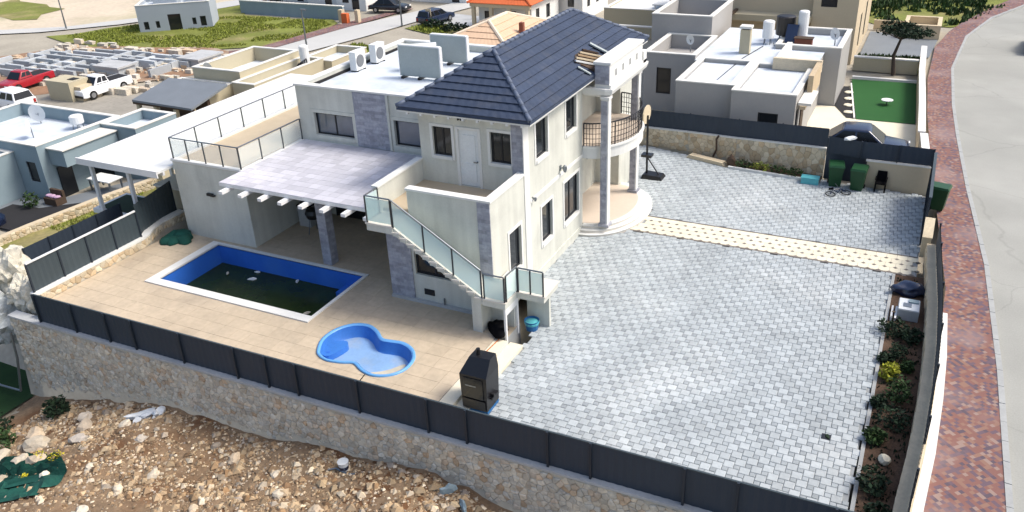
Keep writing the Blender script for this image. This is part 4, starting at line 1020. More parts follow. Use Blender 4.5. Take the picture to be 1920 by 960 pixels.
# --- round entrance porch, columns, balcony, canopy
def ell(cx, cy, rx, ry, n=28, a0=-PI/2, a1=PI/2): return [(cx+rx*math.cos(a0+(a1-a0)*i/n), cy+ry*math.sin(a0+(a1-a0)*i/n)) for i in range(n+1)]
cx, cy = 0.035, 10.1
for k, (rx, ry, z0, z1) in enumerate(((2.02, 2.8, -.05, .13), (1.84, 2.62, .13, .25), (1.66, 2.44, .25, .37))):
    MB().prism(ell(cx, cy, rx, ry), z0, z1-.02).obj('porch_step', 'step_marble', V); MB().prism(ell(cx+.003, cy, rx+.02, ry+.02), z1-.02, z1).obj('porch_tread', 'coping_white', V)
MB().prism([(-1.1, RC0+.01), (.04, RC0+.01)]+ell(cx, cy, 1.42, 2.2)+[(.04, RC1-.01), (-1.1, RC1-.01)], .37, .376).obj('porch_floor', 'porch_floor', V)
for (x, y) in ((.92, 7.98), (.86, 11.75)):
    c_ = thing  # column: square shaft with stone face, base and capital
    co = MB().box(x-.15, x+.15, y-.15, y+.15, .37, 5.76).obj('column', 'white_trim', V)
    MB().box(x-.152, x+.10, y-.18, y-.151, .50, 5.6).obj('stone_face', 'stone_cladding', co)
    MB().box(x-.22, x+.22, y-.22, y+.22, .377, .49).obj('base', 'stone_cladding', co); MB().box(x-.18, x+.18, y-.18, y+.18, 5.66, 5.759).obj('capital', 'white_trim', co)
MB().prism([(-1.1, RC0+.01)]+ell(cx, cy, 1.55, 2.25)+[(-1.1, RC1-.01)], 3.20, 3.62).obj('balcony_slab', 'white_trim', V)
MB().prism(ell(cx, cy, 1.60, 2.30), 3.62, 3.69).obj('balcony_edge', 'coping_white', V)
MB().prism([(-1.1, RC0+.02)]+ell(cx, cy, 1.46, 2.16)+[(-1.1, RC1-.02)], 3.69, 3.70).obj('balcony_floor', 'porch_floor', V)
E_ = ell(cx, cy, 1.50, 2.20, 40)
iron = MB()
iron.path([(p[0], p[1], 4.62) for p in E_], .03)
for zz in (3.80, 4.0, 4.2, 4.42): iron.path([(p[0], p[1], zz) for p in E_], .013, 4)
for i, p in enumerate(E_): iron.tube((p[0], p[1], 3.70), (p[0], p[1], 4.62), .028 if i % 10 == 0 else .013, 5)
iron.obj('iron_railing', 'iron', V)
# canopy with rounded underside and parapet block
Cn = MB(); rings = []
for rx, ry, z in ((.55, 1.85, 5.62), (.95, 2.10, 5.70), (1.12, 2.25, 5.82), (1.18, 2.30, 5.98), (1.18, 2.30, 6.06)):
    rings.append([(.005, cy-ry, z), (rx-.25, cy-ry, z), (rx, cy-ry+.12, z), (rx, cy+ry-.12, z), (rx-.25, cy+ry, z), (.005, cy+ry, z)])
Cn.loft(rings).obj('canopy', 'white_trim', V)
m = MB(); holes = [(8.55+k*.82, 8.77+k*.82, 6.38, 6.64) for k in range(4)]
wall(m, 'y', 1.04, -.14, cy-2.12, cy+1.75, 6.06, 6.95, holes); m.box(.45, .90, cy-2.12, cy-1.98, 6.06, 6.95); m.box(.45, .90, cy+1.6, cy+1.75, 6.06, 6.95)
m.box(.40, 1.09, cy-2.17, cy+1.80, 6.95, 7.04); m.box(.5, 1.10, cy+1.751, cy+2.15, 6.06, 6.55); m.box(1.041, 1.10, cy-2.15, cy+2.15, 6.061, 6.18); m.box(.45, .46, cy-1.98, cy+1.6, 6.06, 6.94)
m.obj('roof_parapet', 'white_trim', V)
for h in holes: MB().box(1.0, 1.02, h[0]-.001, h[1]+.001, h[2]-.001, h[3]+.001).obj('parapet_inset', 'kerb_grey', V)
MB().box(.465, 1.03, cy-2.15, cy-2.121, 6.2, 6.9).obj('stone_face', 'stone_cladding', V)
# gap in the tiles behind the parapet with bare battens
def on_roof(x, y, l): return (x, y, ZE+(EX1-x)*(ZR-ZE)/run+l)
G_ = [(-.30, 7.8), (-.48, 8.3), (-.46, 9.3), (.2, 9.7), (.44, 8.9), (.44, 8.2)]
MB().loft([[on_roof(x, y, .02) for x, y in G_], [on_roof(x, y, .085) for x, y in G_]]).obj('roof_gap', 'wood_dark', V)
for k, (q0, q1) in enumerate((((-.26, 7.8), (.42, 8.85)), ((-.34, 8.05), (.36, 9.15)), ((-.40, 8.35), (.28, 9.4)), ((-.44, 8.65), (.16, 9.6)), ((-.46, 9.0), (-.05, 9.6)))):
    MB().beam(on_roof(*q0, .13), on_roof(*q1, .13), .10, .06).obj('batten', ('foam_white', 'skin_board', 'wood', 'skin_board', 'wood_dark')[k], V)
MB().beam(on_roof(-.52, 9.95, .12), on_roof(.42, 10.25, .16), .24, .05).obj('flashing', 'panel_grey', V)
MB().beam(on_roof(-.05, 7.55, .10), on_roof(.40, 7.7, .10), .16, .04).obj('flashing', 'panel_grey', V)
# recess door and balcony door
d3 = MB().box(-1.16, -1.10+.03, 8.9, 10.0, .37, 2.5).obj('entrance_door', 'door_cream', V)
for y in (9.0, 9.5): MB().box(-1.07, -1.05, y+.05, y+.40, .6, 2.3).obj('panel', 'door_cream', d3)
MB().box(-1.05, -1.0, 9.92, 9.96, 1.2, 1.7).obj('handle', 'iron', d3)
d4 = MB().box(-1.2, -1.12, 8.9, 10.2, 3.7, 5.75).obj('balcony_door', 'window_glass', V)
for y in (8.9, 9.52, 10.14): MB().box(-1.118, -1.06, y, y+.06, 3.7, 5.75).obj('stile', 'dark_frame', d4)
m = MB(); m.box(-1.08, -1.02, 11.0, 11.12, 1.9, 2.3); m.obj('wall_lamp', 'steel', V)
# --- roof plant on the wing: condensers and two boards standing on feet
def condenser(x, y, z, label):
    c_ = thing('air_conditioner', label, 'condenser', (x, y, z), 'outdoor units on the wing roof')
    MB().box(x-.17, x+.17, y-.36, y+.36, z+.06, z+.84).obj('housing', 'ac_white', c_)
    fan = MB().lathe((0, 0, 0), [(.27, 0), (.27, .02), (.24, .03), (.05, .03)], 18); fan.v = [(x+.17+p[2], y-.05+p[0], z+.45+p[1]) for p in fan.v]; fan.obj('fan_grille', 'fan_grey', c_)
    MB().box(x-.18, x+.18, y-.3, y-.24, z, z+.06).obj('foot', 'black_metal', c_); MB().box(x-.18, x+.18, y+.24, y+.30, z, z+.06).obj('foot', 'black_metal', c_)
    MB().box(x-.18, x+.18, y-.37, y+.37, z+.84, z+.86).obj('lid', 'ac_white', c_)
condenser(-10.85, 8.55, 5.662, 'white outdoor air conditioner nearer the front of the wing roof')
condenser(-10.8, 10.0, 5.662, 'white outdoor air conditioner farther back on the wing roof')
def board(x0, x1, y, z0, z1, label):
    b_ = thing('roof_screen', label, 'screen', ((x0+x1)/2, y, 5.662), 'grey screens on the wing roof')
    MB().box(x0, x1, y, y+.16, z0, z1).obj('board', 'panel_grey', b_)
    m_ = MB(); m_.box(x0-.02, x0, y-.02, y+.18, z0, z1+.02); m_.box(x1, x1+.05, y-.02, y+.18, z0, z1+.02); m_.box(x0, x1, y-.02, y+.18, z1, z1+.05); m_.obj('frame', 'ac_white', b_)
    for k in range(3):
        x = x0+.15+k*(x1-x0-.3)/2; MB().box(x-.06, x+.06, y-.15, y+.3, 5.662, z0+.0).obj('foot', 'black_metal', b_)
board(-8.35, -6.40, 8.1, 5.76, 7.02, 'large grey screen board with white edge at the front of the wing roof')
board(-8.30, -6.52, 10.6, 5.76, 6.92, 'second grey screen board behind, half hidden, on the wing roof')
sw = thing('water_heater', 'white cylinder water heater lying behind the front roof screen', 'water heater', (-8.6, 9.6, 5.662))
mb = MB(); mb.tube((-8.6, 9.2, 6.55), (-7.6, 9.9, 6.55), .25, 14); mb.obj('tank', 'ac_white', sw, smooth=False)
MB().box(-8.5, -8.4, 9.2, 9.35, 5.662, 6.4).obj('leg', 'steel', sw); MB().box(-7.9, -7.8, 9.6, 9.75, 5.662, 6.4).obj('leg', 'steel', sw)
# --- white shade canopy on posts left of the villa
cn = thing('shade_canopy', 'large white sheet roof on posts along the left side of the villa', 'canopy', (-17.4, 7, -1))
CX0, CX1, CY0, CY1, CZ = -19.75, -15.12, .35, 14.2, 3.32
MB().box(CX0, CX1, CY0, CY1, CZ-.10, CZ).obj('roof_sheet', 'house_white', cn)
for k in range(9):
    y = CY0+.25+k*1.65; MB().box(CX0+.05, CX1, y, y+.1, CZ-.26, CZ-.101).obj('rafter', 'beam_white', cn)
MB().box(CX0-.05, CX1, CY0-.06, CY0-.001, CZ-.26, CZ+.02).obj('fascia', 'beam_white', cn)
for (x, y) in ((-19.5, .7), (-17.3, .7), (-19.5, 4.7), (-19.5, 8.7), (-19.5, 12.7)): MB().box(x-.07, x+.07, y-.07, y+.07, -1.6, CZ-.26).obj('post', 'beam_white', cn)
# ================================================================== NEIGHBOURING BUILDINGS
def block(parent, x0, x1, y0, y1, z0, z1, wm, par=.45, rm='roof_membrane', cap='parapet_cap', wins=(), wt=.22, panes=1, glass='window_glass'):
    H = {k: [w[1:5] for w in wins if w[0] == k] for k in 'FRLB'}
    m = MB()
    wall(m, 'x', y0, wt, x0, x1, z0, z1, H['F']); wall(m, 'x', y1, -wt, x0, x1, z0, z1, H['B'])
    wall(m, 'y', x1, -wt, y0+wt, y1-wt, z0, z1, H['R']); wall(m, 'y', x0, wt, y0+wt, y1-wt, z0, z1, H['L'])
    m.obj('wall', wm, parent)
    MB().box(x0+wt, x1-wt, y0+wt, y1-wt, z1-par-.15, z1-par).obj('roof', rm, parent)
    m = MB(); e = .03
    m.box(x0-e, x1+e, y0-e, y0+wt+e, z1, z1+.06); m.box(x0-e, x1+e, y1-wt-e, y1+e, z1, z1+.06)
    m.box(x0-e, x0+wt+e, y0+wt+e, y1-wt-e, z1, z1+.058); m.box(x1-wt-e, x1+e, y0+wt+e, y1-wt-e, z1, z1+.058)
    m.obj('parapet_cap', cap, parent)
    for w in wins:
        ax, pl, inn = {'F': ('x', y0, wt), 'B': ('x', y1, -wt), 'R': ('y', x1, -wt), 'L': ('y', x0, wt)}[w[0]]
        window(parent, ax, pl, inn, *w[1:5], n=panes, trim=None, rec=.06, glass=glass)
def dish(x, y, z, r, label, rot=0.):
    d_ = thing('satellite_dish', label, 'satellite dish', (x, y, z), 'satellite dishes on flat roofs')
    mb = MB(); n_ = 14
    rings = [[(x+.25*(rr/r)**2*r*math.cos(rot)-rr*math.cos(a)*math.sin(rot), y+.25*(rr/r)**2*r*math.sin(rot)+rr*math.cos(a)*math.cos(rot), z+.65+rr*math.sin(a)+.1*rr) for a in [2*PI*i/n_ for i in range(n_)]] for rr in (.02, r*.5, r)]
    mb.loft(rings, caps=False); mb.obj('reflector', 'ac_white', d_, smooth=True)
    MB().tube((x, y, z), (x-.02, y, z+.65), .03).obj('mast', 'steel', d_); MB().tube((x, y, z+.55), (x+.5*r*math.cos(rot), y+.5*r*math.sin(rot), z+.7), .015).obj('arm', 'steel', d_)
    return d_

# --- right neighbour: grey flat-roofed house
RN = thing('flat_roof_house', 'grey flat roofed house with pale roof beyond the back fence', 'house', (3, 26, 0))
block(RN, .38, 3.30, 19.55, 24.5, -.2, 3.2, 'house_grey', .18, wins=[])
block(RN, 3.32, 6.35, 18.95, 24.4, -.2, 3.15, 'house_grey', .18, wins=[('F', 4.65, 5.6, 1.45, 2.2), ('R', 19.4, 20.4, .9, 2.3)])
block(RN, -2.96, -.02, 24.7, 29.6, -.2, 3.2, 'house_grey', .8, wins=[('F', -2.2, -1.35, .9, 2.4)], rm='house_grey')
block(RN, -4.1, -.38, 29.65, 35.0, -.2, 4.3, 'house_grey', 1.3, rm='house_grey')
block(RN, 3.65, 7.2, 28.3, 33.2, -.2, 3.25, 'house_grey', .35)
MB().box(.0, 3.64, 24.52, 33.0, -.1, 2.98).obj('core', 'house_grey', RN)
MB().box(-.01, 3.645, 24.53, 33.01, 2.98, 3.02).obj('roof', 'roof_membrane', RN)
MB().box(3.65, 6.3, 24.42, 28.28, -.1, 2.98).obj('core', 'house_grey', RN); MB().box(3.646, 6.34, 24.43, 28.29, 2.98, 3.019).obj('roof', 'roof_membrane', RN)
MB().box(.42, 3.28, 19.8, 24.5, 2.96, 2.985).obj('roof_overlay', 'roof_membrane', RN)
m = MB(); m.box(4.3, 6.75, 23.95, 24.2, 3.0, 3.6); m.box(6.5, 6.75, 21.2, 23.95, 2.4, 3.55); m.box(6.5, 6.76, 19.2, 21.2, 2.45, 2.62); m.obj('stone_upstand', 'warm_stone_isl', RN)
m = MB(); m.box(6.4, 7.0, 19.3, 21.6, 2.62, 2.74); m.obj('door_canopy', 'parapet_cap', RN)
MB().box(4.35, 4.62, 24.2, 27.9, 3.02, 3.55).obj('parapet', 'parapet_cap', RN)
MB().box(6.36, 6.40, 20.8, 21.7, 0, 2.1).obj('door', 'wood_dark', RN)
MB().path([(.5, 24.6, 3.06), (2.0, 24.9, 3.06), (3.4, 24.7, 3.06)], .035).obj('roof_pipe', 'steel', RN); MB().path([(2.9, 28.6, 3.05), (2.4, 25.6, 3.05), (2.1, 21.0, 3.02)], .025).obj('roof_cable', 'iron', RN)
ch = thing('roof_chimney', 'square pale stone chimney with cap on the grey neighbour roof', 'chimney', (2.2, 26.8, 3.02))
MB().box(1.95, 2.5, 26.6, 27.1, 3.02, 4.35).obj('shaft', 'house_tan', ch); MB().box(1.9, 2.55, 26.55, 27.15, 4.42, 4.55).obj('cap', 'parapet_cap', ch); MB().box(2.05, 2.4, 26.7, 27.0, 4.35, 4.42).obj('opening', 'void_dark', ch)
for i, (x, y, sx, sy, lab) in enumerate(((1.6, 22.2, .7, .45, 'dark grey damp patch on pale roof nearest the front edge'), (2.35, 23.7, .5, .5, 'dark grey damp patch in the middle of the pale neighbour roof'))):
    pts = [(x+sx*(1+.3*noise.noise(Vector((a*2, i, 1))))*math.cos(a), y+sy*(1+.4*noise.noise(Vector((a*2, i, 5))))*math.sin(a)) for a in [2*PI*k/14 for k in range(14)]]
    z_ = 2.99 if y < 24.4 else 3.03
    m = MB(); region(m, pts, [], z_+.004); m.obj('roof_stain', 'concrete', RN)
# tanks, boiler and panels on that roof
def tank(x, y, z, r, h, mat, name, label, cat):
    t_ = thing(name, label, cat, (x, y, z)); MB().lathe((x, y, z+.35), [(r*.96, 0), (r, .05), (r, h-.06), (r*.8, h), (r*.2, h+.03)], 16).obj('vessel', mat, t_)
    for a in (0.8, 2.4, 3.9, 5.5): MB().tube((x+r*.8*math.cos(a), y+r*.8*math.sin(a), z), (x+r*.6*math.cos(a), y+r*.6*math.sin(a), z+.4), .025).obj('leg', 'steel', t_)
    MB().tube((x+r, y, z+.1), (x+r*1.4, y-.3, z+.02), .02).obj('pipe', 'steel', t_)
tank(3.0, 29.3, 3.02, .33, 1.0, 'ac_white', 'water_heater', 'white water heater drum left of the black tank on the grey roof', 'water heater')
tank(3.75, 30.5, 3.02, .55, 1.1, 'black_metal', 'water_tank', 'black round water tank on the grey neighbour roof', 'water tank')
tank(4.75, 30.3, 3.02, .30, 1.45, 'ac_white', 'water_heater', 'tall white water heater beside a blue panel on the grey roof', 'water heater')
bx = thing('roof_cabinet', 'rust red cabinet below the tall white heater on the roof', 'cabinet', (4.9, 29.2, 2.92)); MB().box(4.55, 5.5, 29.0, 29.5, 2.93, 3.5).obj('body', 'rust', bx); MB().box(4.5, 5.55, 28.95, 29.55, 3.5, 3.54).obj('lid', 'wood_dark', bx)
sp_ = thing('solar_panel', 'tilted dark blue solar panel between the roof tanks', 'solar panel', (4.2, 29.6, 3))
m = MB(); m.add([(3.95, 29.2, 3.2), (4.6, 29.2, 3.2), (4.6, 29.9, 4.1), (3.95, 29.9, 4.1), (3.95, 29.26, 3.16), (4.6, 29.26, 3.16), (4.6, 29.96, 4.06), (3.95, 29.96, 4.06)], [(0,1,2,3),(7,6,5,4),(0,3,7,4),(1,5,6,2),(0,4,5,1),(3,2,6,7)]); m.obj('panel', 'car_blue', sp_); MB().tube((4.3, 29.9, 3.02), (4.3, 29.9, 4.0), .03).obj('leg', 'steel', sp_)
dish(6.6, 30.4, 2.92, .35, 'small white dish inside the right parapet of the grey house', -2.2)
dish(-.5, 25.4, 3.25, .28, 'small white dish on the left parapet of the grey house', -2.0)
# yard right of that house: paving, artificial lawn, furniture, wall, car
m = MB(); region(m, [(6.3, 18.6), (12.1, 18.2), (11.95, 26.25), (8.45, 26.25), (8.0, 28.2), (6.3, 28.2)], [], .02); m.obj('forecourt', 'path_cream', kind='structure')
m = MB(); region(m, [(7.5, 34.15), (11.2, 34.3), (11.55, 26.3), (8.62, 26.2)], [], .045); m.obj('artificial_lawn', 'artificial_turf', kind='structure')
MB().beam((8.52, 26.2, .06), (7.6, 33, .06), .08, .12).obj('kerb', 'coping_white', kind='structure')
MB().box(7.5, 11.2, 34.35, 34.6, 0, .16).obj('kerb', 'coping_white', kind='structure')
m = MB(); region(m, [(7.25, 28.3), (8.1, 26.3), (8.42, 26.3), (7.55, 32.4), (7.25, 32.4)], [], .05); m.obj('gravel_bed', 'void_dark', kind='structure')
for i, (x, y) in enumerate(((8.1, 27.2), (7.95, 28.5), (7.82, 29.8), (7.68, 31.1))):
    MB().rock((x, y, .08), .26, .26, .06, i+40, 2, .12).obj('stepping_stone', 'path_cream', label=('round cream stepping stone in black gravel, nearest of four', 'round cream stepping stone in black gravel, second from the front', 'round cream stepping stone in black gravel, third from the front', 'round cream stepping stone in black gravel, farthest of four')[i], cat='stone', group='stepping stones by the green lawn')
tb_ = thing('low_table', 'small low white table in the middle of the green lawn', 'table', (9.9, 29.3, .05)); MB().lathe((9.9, 29.3, .30), [(.3, 0), (.32, .02), (.32, .05), (.3, .06)], 14).obj('table_top', 'ac_white', tb_); MB().tube((9.9, 29.3, .05), (9.9, 29.3, .3), .04).obj('leg', 'steel', tb_)
rw = thing('yard_wall', 'cream rendered wall between green lawn and red street pavement', 'wall', (11.7, 29, 0))
RWP = [(12.35, 18.3), (12.15, 20.9)]; ribbon(MB(), RWP, 0, .28, -.1, 1.3).obj('wall_body', 'house_beige', rw)
RWP2 = [(12.05, 22.2), (11.85, 27), (11.5, 34), (11.35, 40)]; ribbon(MB(), RWP2, 0, .28, -.1, .95).obj('wall_body', 'house_beige', rw)
ribbon(MB(), RWP2, -.03, .31, .95, 1.02).obj('coping', 'coping_white', rw); ribbon(MB(), RWP, -.03, .31, 1.3, 1.37).obj('coping', 'coping_white', rw)
cwall = thing('cross_wall', 'low stone wall with cream coping behind the green lawn', 'wall', (9.2, 36.5, 0))
MB().box(7.3, 11.1, 36.4, 36.65, 0, .85).obj('wall_body', 'house_tan', cwall); MB().box(7.28, 11.1, 36.36, 36.69, .85, .93).obj('coping', 'coping_white', cwall)
m = MB(); region(m, [(7.3, 40.5), (11.6, 41), (12.0, 47), (7.3, 48)], [], .03); m.obj('forecourt', 'slate', kind='structure')
m = MB(); region(m, [(7.3, 36.7), (11.2, 36.7), (11.3, 40.6), (7.3, 40.4)], [], .02); m.obj('planting_bed', 'turf', kind='structure')
kw = thing('yard_enclosure', 'small sandy rendered enclosure by the curve of the street', 'wall', (11, 47.5, 0))
block(kw, 9.6, 12.0, 46.4, 49.6, 0, .95, 'house_beige', .5, rm='house_beige', cap='house_beige')
MB().box(7.4, 9.58, 48.8, 49.0, 0, .7).obj('low_wall', 'house_beige', kw)
# beige house at the back right
BH = thing('beige_house', 'large two storey beige house behind the grey flat roofed house', 'house', (1, 45, 0))
block(BH, -5.6, 4.2, 38.5, 50, -.3, 6.8, 'house_beige', .4, wins=[('F', .2, 1.6, 3.9, 5.3), ('F', -3.2, -1.8, 3.9, 5.2)])
block(BH, 4.22, 7.0, 37.9, 49, -.3, 6.6, 'house_beige', .4, wins=[('F', 4.7, 5.7, 3.6, 5.2), ('R', 41, 42, .3, 2.6), ('R', 44.5, 45.6, .3, 2.8)])
MB().box(-5.3, 4.2, 37.2, 38.49, 2.6, 3.0).obj('terrace_slab', 'house_tan', BH)
for k in range(6): MB().box(-4.9+k*.8, -4.7+k*.8, 36.6, 38.4, 3.02, 3.14).obj('pergola_beam', 'wood_dark', BH)
tank(-4.9, 36.0, 2.2, .3, .8, 'rust', 'garden_urn', 'rust brown round urn behind the neighbour chimney', 'urn')

# --- left neighbour: blue grey house
LN = thing('blue_grey_house', 'blue grey flat roofed house on lower ground left of the villa', 'house', (-34, 9, -3))
block(LN, -40.5, -31.6, 6.3, 12.0, -3.1, .3, 'house_blue', .75, wins=[('F', -32.9, -32.1, -1.9, -.7), ('F', -35.2, -34.2, -1.9, -.7)])
block(LN, -41.5, -33.7, 3.3, 6.28, -3.1, -.25, 'house_blue', .55, wins=[('F', -35.3, -34.6, -2.2, -1.1)])
block(LN, -31.57, -28.75, 10.6, 13.7, -3.1, .25, 'house_blue', .55)
MB().box(-31.58, -30.3, 6.9, 10.5, -.95, .0).obj('bay', 'house_blue', LN)
MB().box(-31.58, -30.2, 6.8, 10.55, .0, .07).obj('parapet_cap', 'parapet_cap', LN)
MB().box(-31.58, -31.50, 7.1, 8.0, -3, -1.2).obj('door', 'dark_frame', LN); MB().box(-31.58, -31.50, 9.1, 11.0, -3, -1.1).obj('door', 'window_glass', LN)
dish(-37.5, 10.9, -.45, .55, 'big white dish close to the far parapet of the blue grey house', -1.2)
dish(-40.0, 7.6, -.45, .6, 'big white dish at the left edge of the blue grey roof', -.8)
dish(-35.4, 8.8, -.45, .45, 'white dish in the middle of the blue grey roof', -2.4)
tank(-34.2, 11.0, -.45, .4, .5, 'ac_white', 'roof_drum', 'squat white drum in the far corner of the blue grey roof', 'drum')
# neighbour garden wall, court
nw = thing('garden_wall', 'long cream stone garden wall between grass strip and blue grey house', 'wall', (-28.5, 8, -3))
ribbon(MB(), [(-29.3, -3.5), (-28.9, 3.0), (-27.9, 7.0), (-26.4, 11.5), (-25.2, 14.5)], 0, .35, 0, 0, lambda p: (-3.2, -2.55+.05*max(0, p[1]-3))).obj('wall_body', 'house_beige', nw)
rst = MB()
NP = [(-29.3, -3.5), (-28.9, 3.0), (-27.9, 7.0), (-26.4, 11.5), (-25.2, 14.5)]
for k in range(4):
    a, b = Vector(NP[k]), Vector(NP[k+1]); L = (b-a).length; dd = (b-a)/L; nn = Vector((dd.y, -dd.x))
    for c, P in voronoi(L, .55, .3, 90+k): stone(rst, P, c, .05, lambda u, v, d: ((a+dd*u+nn*(d-.01)).x, (a+dd*u+nn*(d-.01)).y, -3.1+v+.05*max(0, (a.y+dd.y*u)-3)))
rst.obj('stone', 'warm_stone_isl', nw, kind='stuff')
m = MB(); region(m, [(-33.6, 3), (-29.2, 3), (-26.5, 12), (-28.6, 12), (-31.5, 6.2), (-33.6, 6.2)], [], -2.86); m.obj('court', 'slate', kind='structure')
pb = thing('pump_house', 'small pale concrete box with flat lid behind the side fence', 'shed', (-18.9, 1.7, -1))
MB().box(-20.1, -18.0, .95, 2.5, -2, .52).obj('body', 'house_white', pb); MB().box(-20.35, -17.78, .82, 2.65, .52, .72).obj('lid', 'house_white', pb); MB().box(-20.15, -17.98, 1.0, 2.5, .72, .735).obj('lid_panel', 'leaf_dark', pb)
sb = thing('stone_cabin', 'warm stone clad cabin corner below the balcony block', 'shed', (-16.2, 3.3, -1))
MB().box(-17.9, -15.08, 2.35, 5.2, -1.6, 1.55).obj('body', 'house_tan', sb); MB().box(-17.95, -15.08, 2.28, 5.3, 1.55, 1.64).obj('lid', 'parapet_cap', sb); MB().box(-17.68, -17.18, 2.29, 2.349, .42, .95).obj('window', 'void_dark', sb)
# furniture and clutter in that court
def parasol_table(x, y, z, label, mat='foam_white'):
    t_ = thing('garden_table', label, 'table', (x, y, z)); MB().box(x-.9, x+.9, y-.5, y+.5, z+.68, z+.74).obj('table_top', mat, t_)
    for a in (-.8, .8):
        for b in (-.4, .4): MB().box(x+a-.04, x+a+.04, y+b-.04, y+b+.04, z, z+.68).obj('leg', 'steel', t_)
parasol_table(-29.8, 8.6, -2.86, 'white garden table in the court of the blue grey house')
sofa = thing('garden_sofa', 'garden sofa with mauve cushions by the blue grey house wall', 'sofa', (-31.0, 6.6, -2.86))
MB().box(-31.4, -30.4, 5.7, 6.2, -2.86, -2.45).obj('seat', 'wood_dark', sofa); MB().box(-31.4, -30.4, 6.2, 6.35, -2.86, -2.1).obj('backrest', 'wood_dark', sofa)
for k in range(3): MB().rock((-31.2+k*.32, 5.95, -2.38), .17, .2, .09, k+3, 2, .1).obj('cushion', 'pink_cushion', sofa)
tarp = thing('blue_cover', 'dark blue cover draped over a frame at the left picture edge', 'cover', (-31.5, 2.0, -3)); m = MB(); m.rock((-31.8, 2.1, -2.5), 1.3, .9, .7, 8, 2, .25); m.obj('sheet', 'car_blue', tarp)
gb = thing('garden_cabinet', 'tan cabinet standing under the white canopy', 'cabinet', (-27.3, 10.2, -2.9)); MB().box(-27.9, -26.6, 9.9, 10.6, -2.9, -1.6).obj('body', 'house_tan', gb); MB().box(-27.95, -26.55, 9.85, 10.65, -1.6, -1.52).obj('lid', 'wood', gb)

# --- tan neighbour with slate porch
TN = thing('tan_house', 'tan flat roofed house behind the white canopy with roof tanks', 'house', (-32, 23, -3))
block(TN, -35.4, -31.0, 21.8, 28.2, -3, .5, 'house_tan', 1.0)
block(TN, -36.6, -31.8, 18.9, 21.78, -3, -.35, 'house_tan', .35)
block(TN, -30.98, -29.0, 20.9, 28.5, -3, .0, 'house_tan', .6)
block(TN, -31.2, -28.3, 28.52, 33, -3, -.2, 'house_tan', .5)
PT = thing('slate_porch', 'grey slate sloping porch roof on tan posts before the tan house', 'porch', (-33, 18, -3))
m = MB(); z0, z1 = -.55, .05
m.add([(-36.3, 16.9, z0), (-30.7, 16.7, z0), (-30.9, 20.4, z1), (-36.3, 20.4, z1), (-36.3, 16.9, z0-.14), (-30.7, 16.7, z0-.14), (-30.9, 20.4, z1-.14), (-36.3, 20.4, z1-.14)], [(0,1,2,3),(7,6,5,4),(0,4,5,1),(1,5,6,2),(2,6,7,3),(3,7,4,0)]); m.obj('roof', 'slate', PT)
for x in (-36.0, -34.4, -32.6, -31.0): MB().box(x-.12, x+.12, 17.0, 17.25, -3, z0-.1).obj('post', 'house_tan', PT)
MB().box(-36.3, -30.75, 16.92, 17.0, z0-.30, z0-.10).obj('fascia', 'wood_dark', PT)
m = MB(); m.box(-35.8, -31.2, 18.6, 18.85, -3, -.6); m.obj('back_wall', 'wood_dark', PT)
dish(-34.6, 22.6, -.45, .5, 'white dish on the wall of the tan house roof', -1.6)
tank(-31.9, 23.3, -.45, .22, .3, 'black_metal', 'roof_vent', 'small dark vent on the white tan house roof', 'vent')
tank(-30.0, 27.6, -.55, .35, 1.3, 'ac_white', 'water_heater', 'white water heater drum on the tan house roof', 'water heater')
bs = thing('pipe_rack', 'dark jumble of pipes and frames on the tan house roof', 'pipes', (-29.6, 26.3, -.5)); mb = MB()
for k in range(6): mb.tube((-30+.15*k, 26+.2*k, -.55), (-29.4+.05*k, 26.2+.1*k, .15+.05*k), .05)
mb.obj('frame', 'iron', bs)

# --- foundations of a building site: grid of low block walls, each a thing with its own courses
def blockwall(x0, x1, y0, y1, h, label):
    w_ = thing('block_wall', label, 'wall', ((x0+x1)/2, (y0+y1)/2, -2.95), 'unfinished grey block walls on the building site')
    hz = x1-x0 > y1-y0; L = (x1-x0) if hz else (y1-y0); n_ = max(1, int(L/2.2)); g_ = .06
    for i in range(n_):
        a, b = L*i/n_+g_, L*(i+1)/n_; hh = h*random.uniform(.75, 1.1)
        if hz: MB().box(x0+a, x0+b, y0, y1, -3.0, -2.9+hh).obj('bay', 'block_grey', w_)
        else: MB().box(x0, x1, y0+a, y0+b, -3.0, -2.9+hh).obj('bay', 'block_grey', w_)
ordn = ['first', 'second', 'third', 'fourth', 'fifth', 'sixth', 'seventh', 'eighth', 'ninth', 'tenth', 'eleventh', 'twelfth']
for i in range(8):
    y = 24.2+i*1.18; x0 = -66+1.1*((i*5) % 4)+.5*i; x1 = -57+ (9 if i > 4 else 3.5)*(.6+.1*((i*3) % 5))+.55*i
    blockwall(x0, min(x1, -46.2), y, y+.28, .7, 'unfinished grey block wall running left to right on the site, %s from the front' % ordn[i])
for i in range(11):
    x = -65+1.75*i; y0 = 24.5+.55*((i*7) % 5)+(3.5 if x > -56 else 0); y1 = min(33.0, y0+3.4+.7*((i*3) % 4))
    blockwall(x, x+.28, y0, y1, .66, 'unfinished grey cross wall running front to back on the site, %s from the left' % ordn[i])
rr = random.Random(9)
mb = MB()
for k in range(320):
    x, y = rr.uniform(-66, -45), rr.uniform(23, 36); s = rr.uniform(.15, .5); mb.box(x, x+s*rr.uniform(.6, 3), y, y+s, -2.95, -2.9+s*rr.uniform(.5, 1.2))
mb.obj('site_rubble', 'wall_stone_isl', kind='stuff', label='scattered blocks and boards between the unfinished walls', cat='rubble')
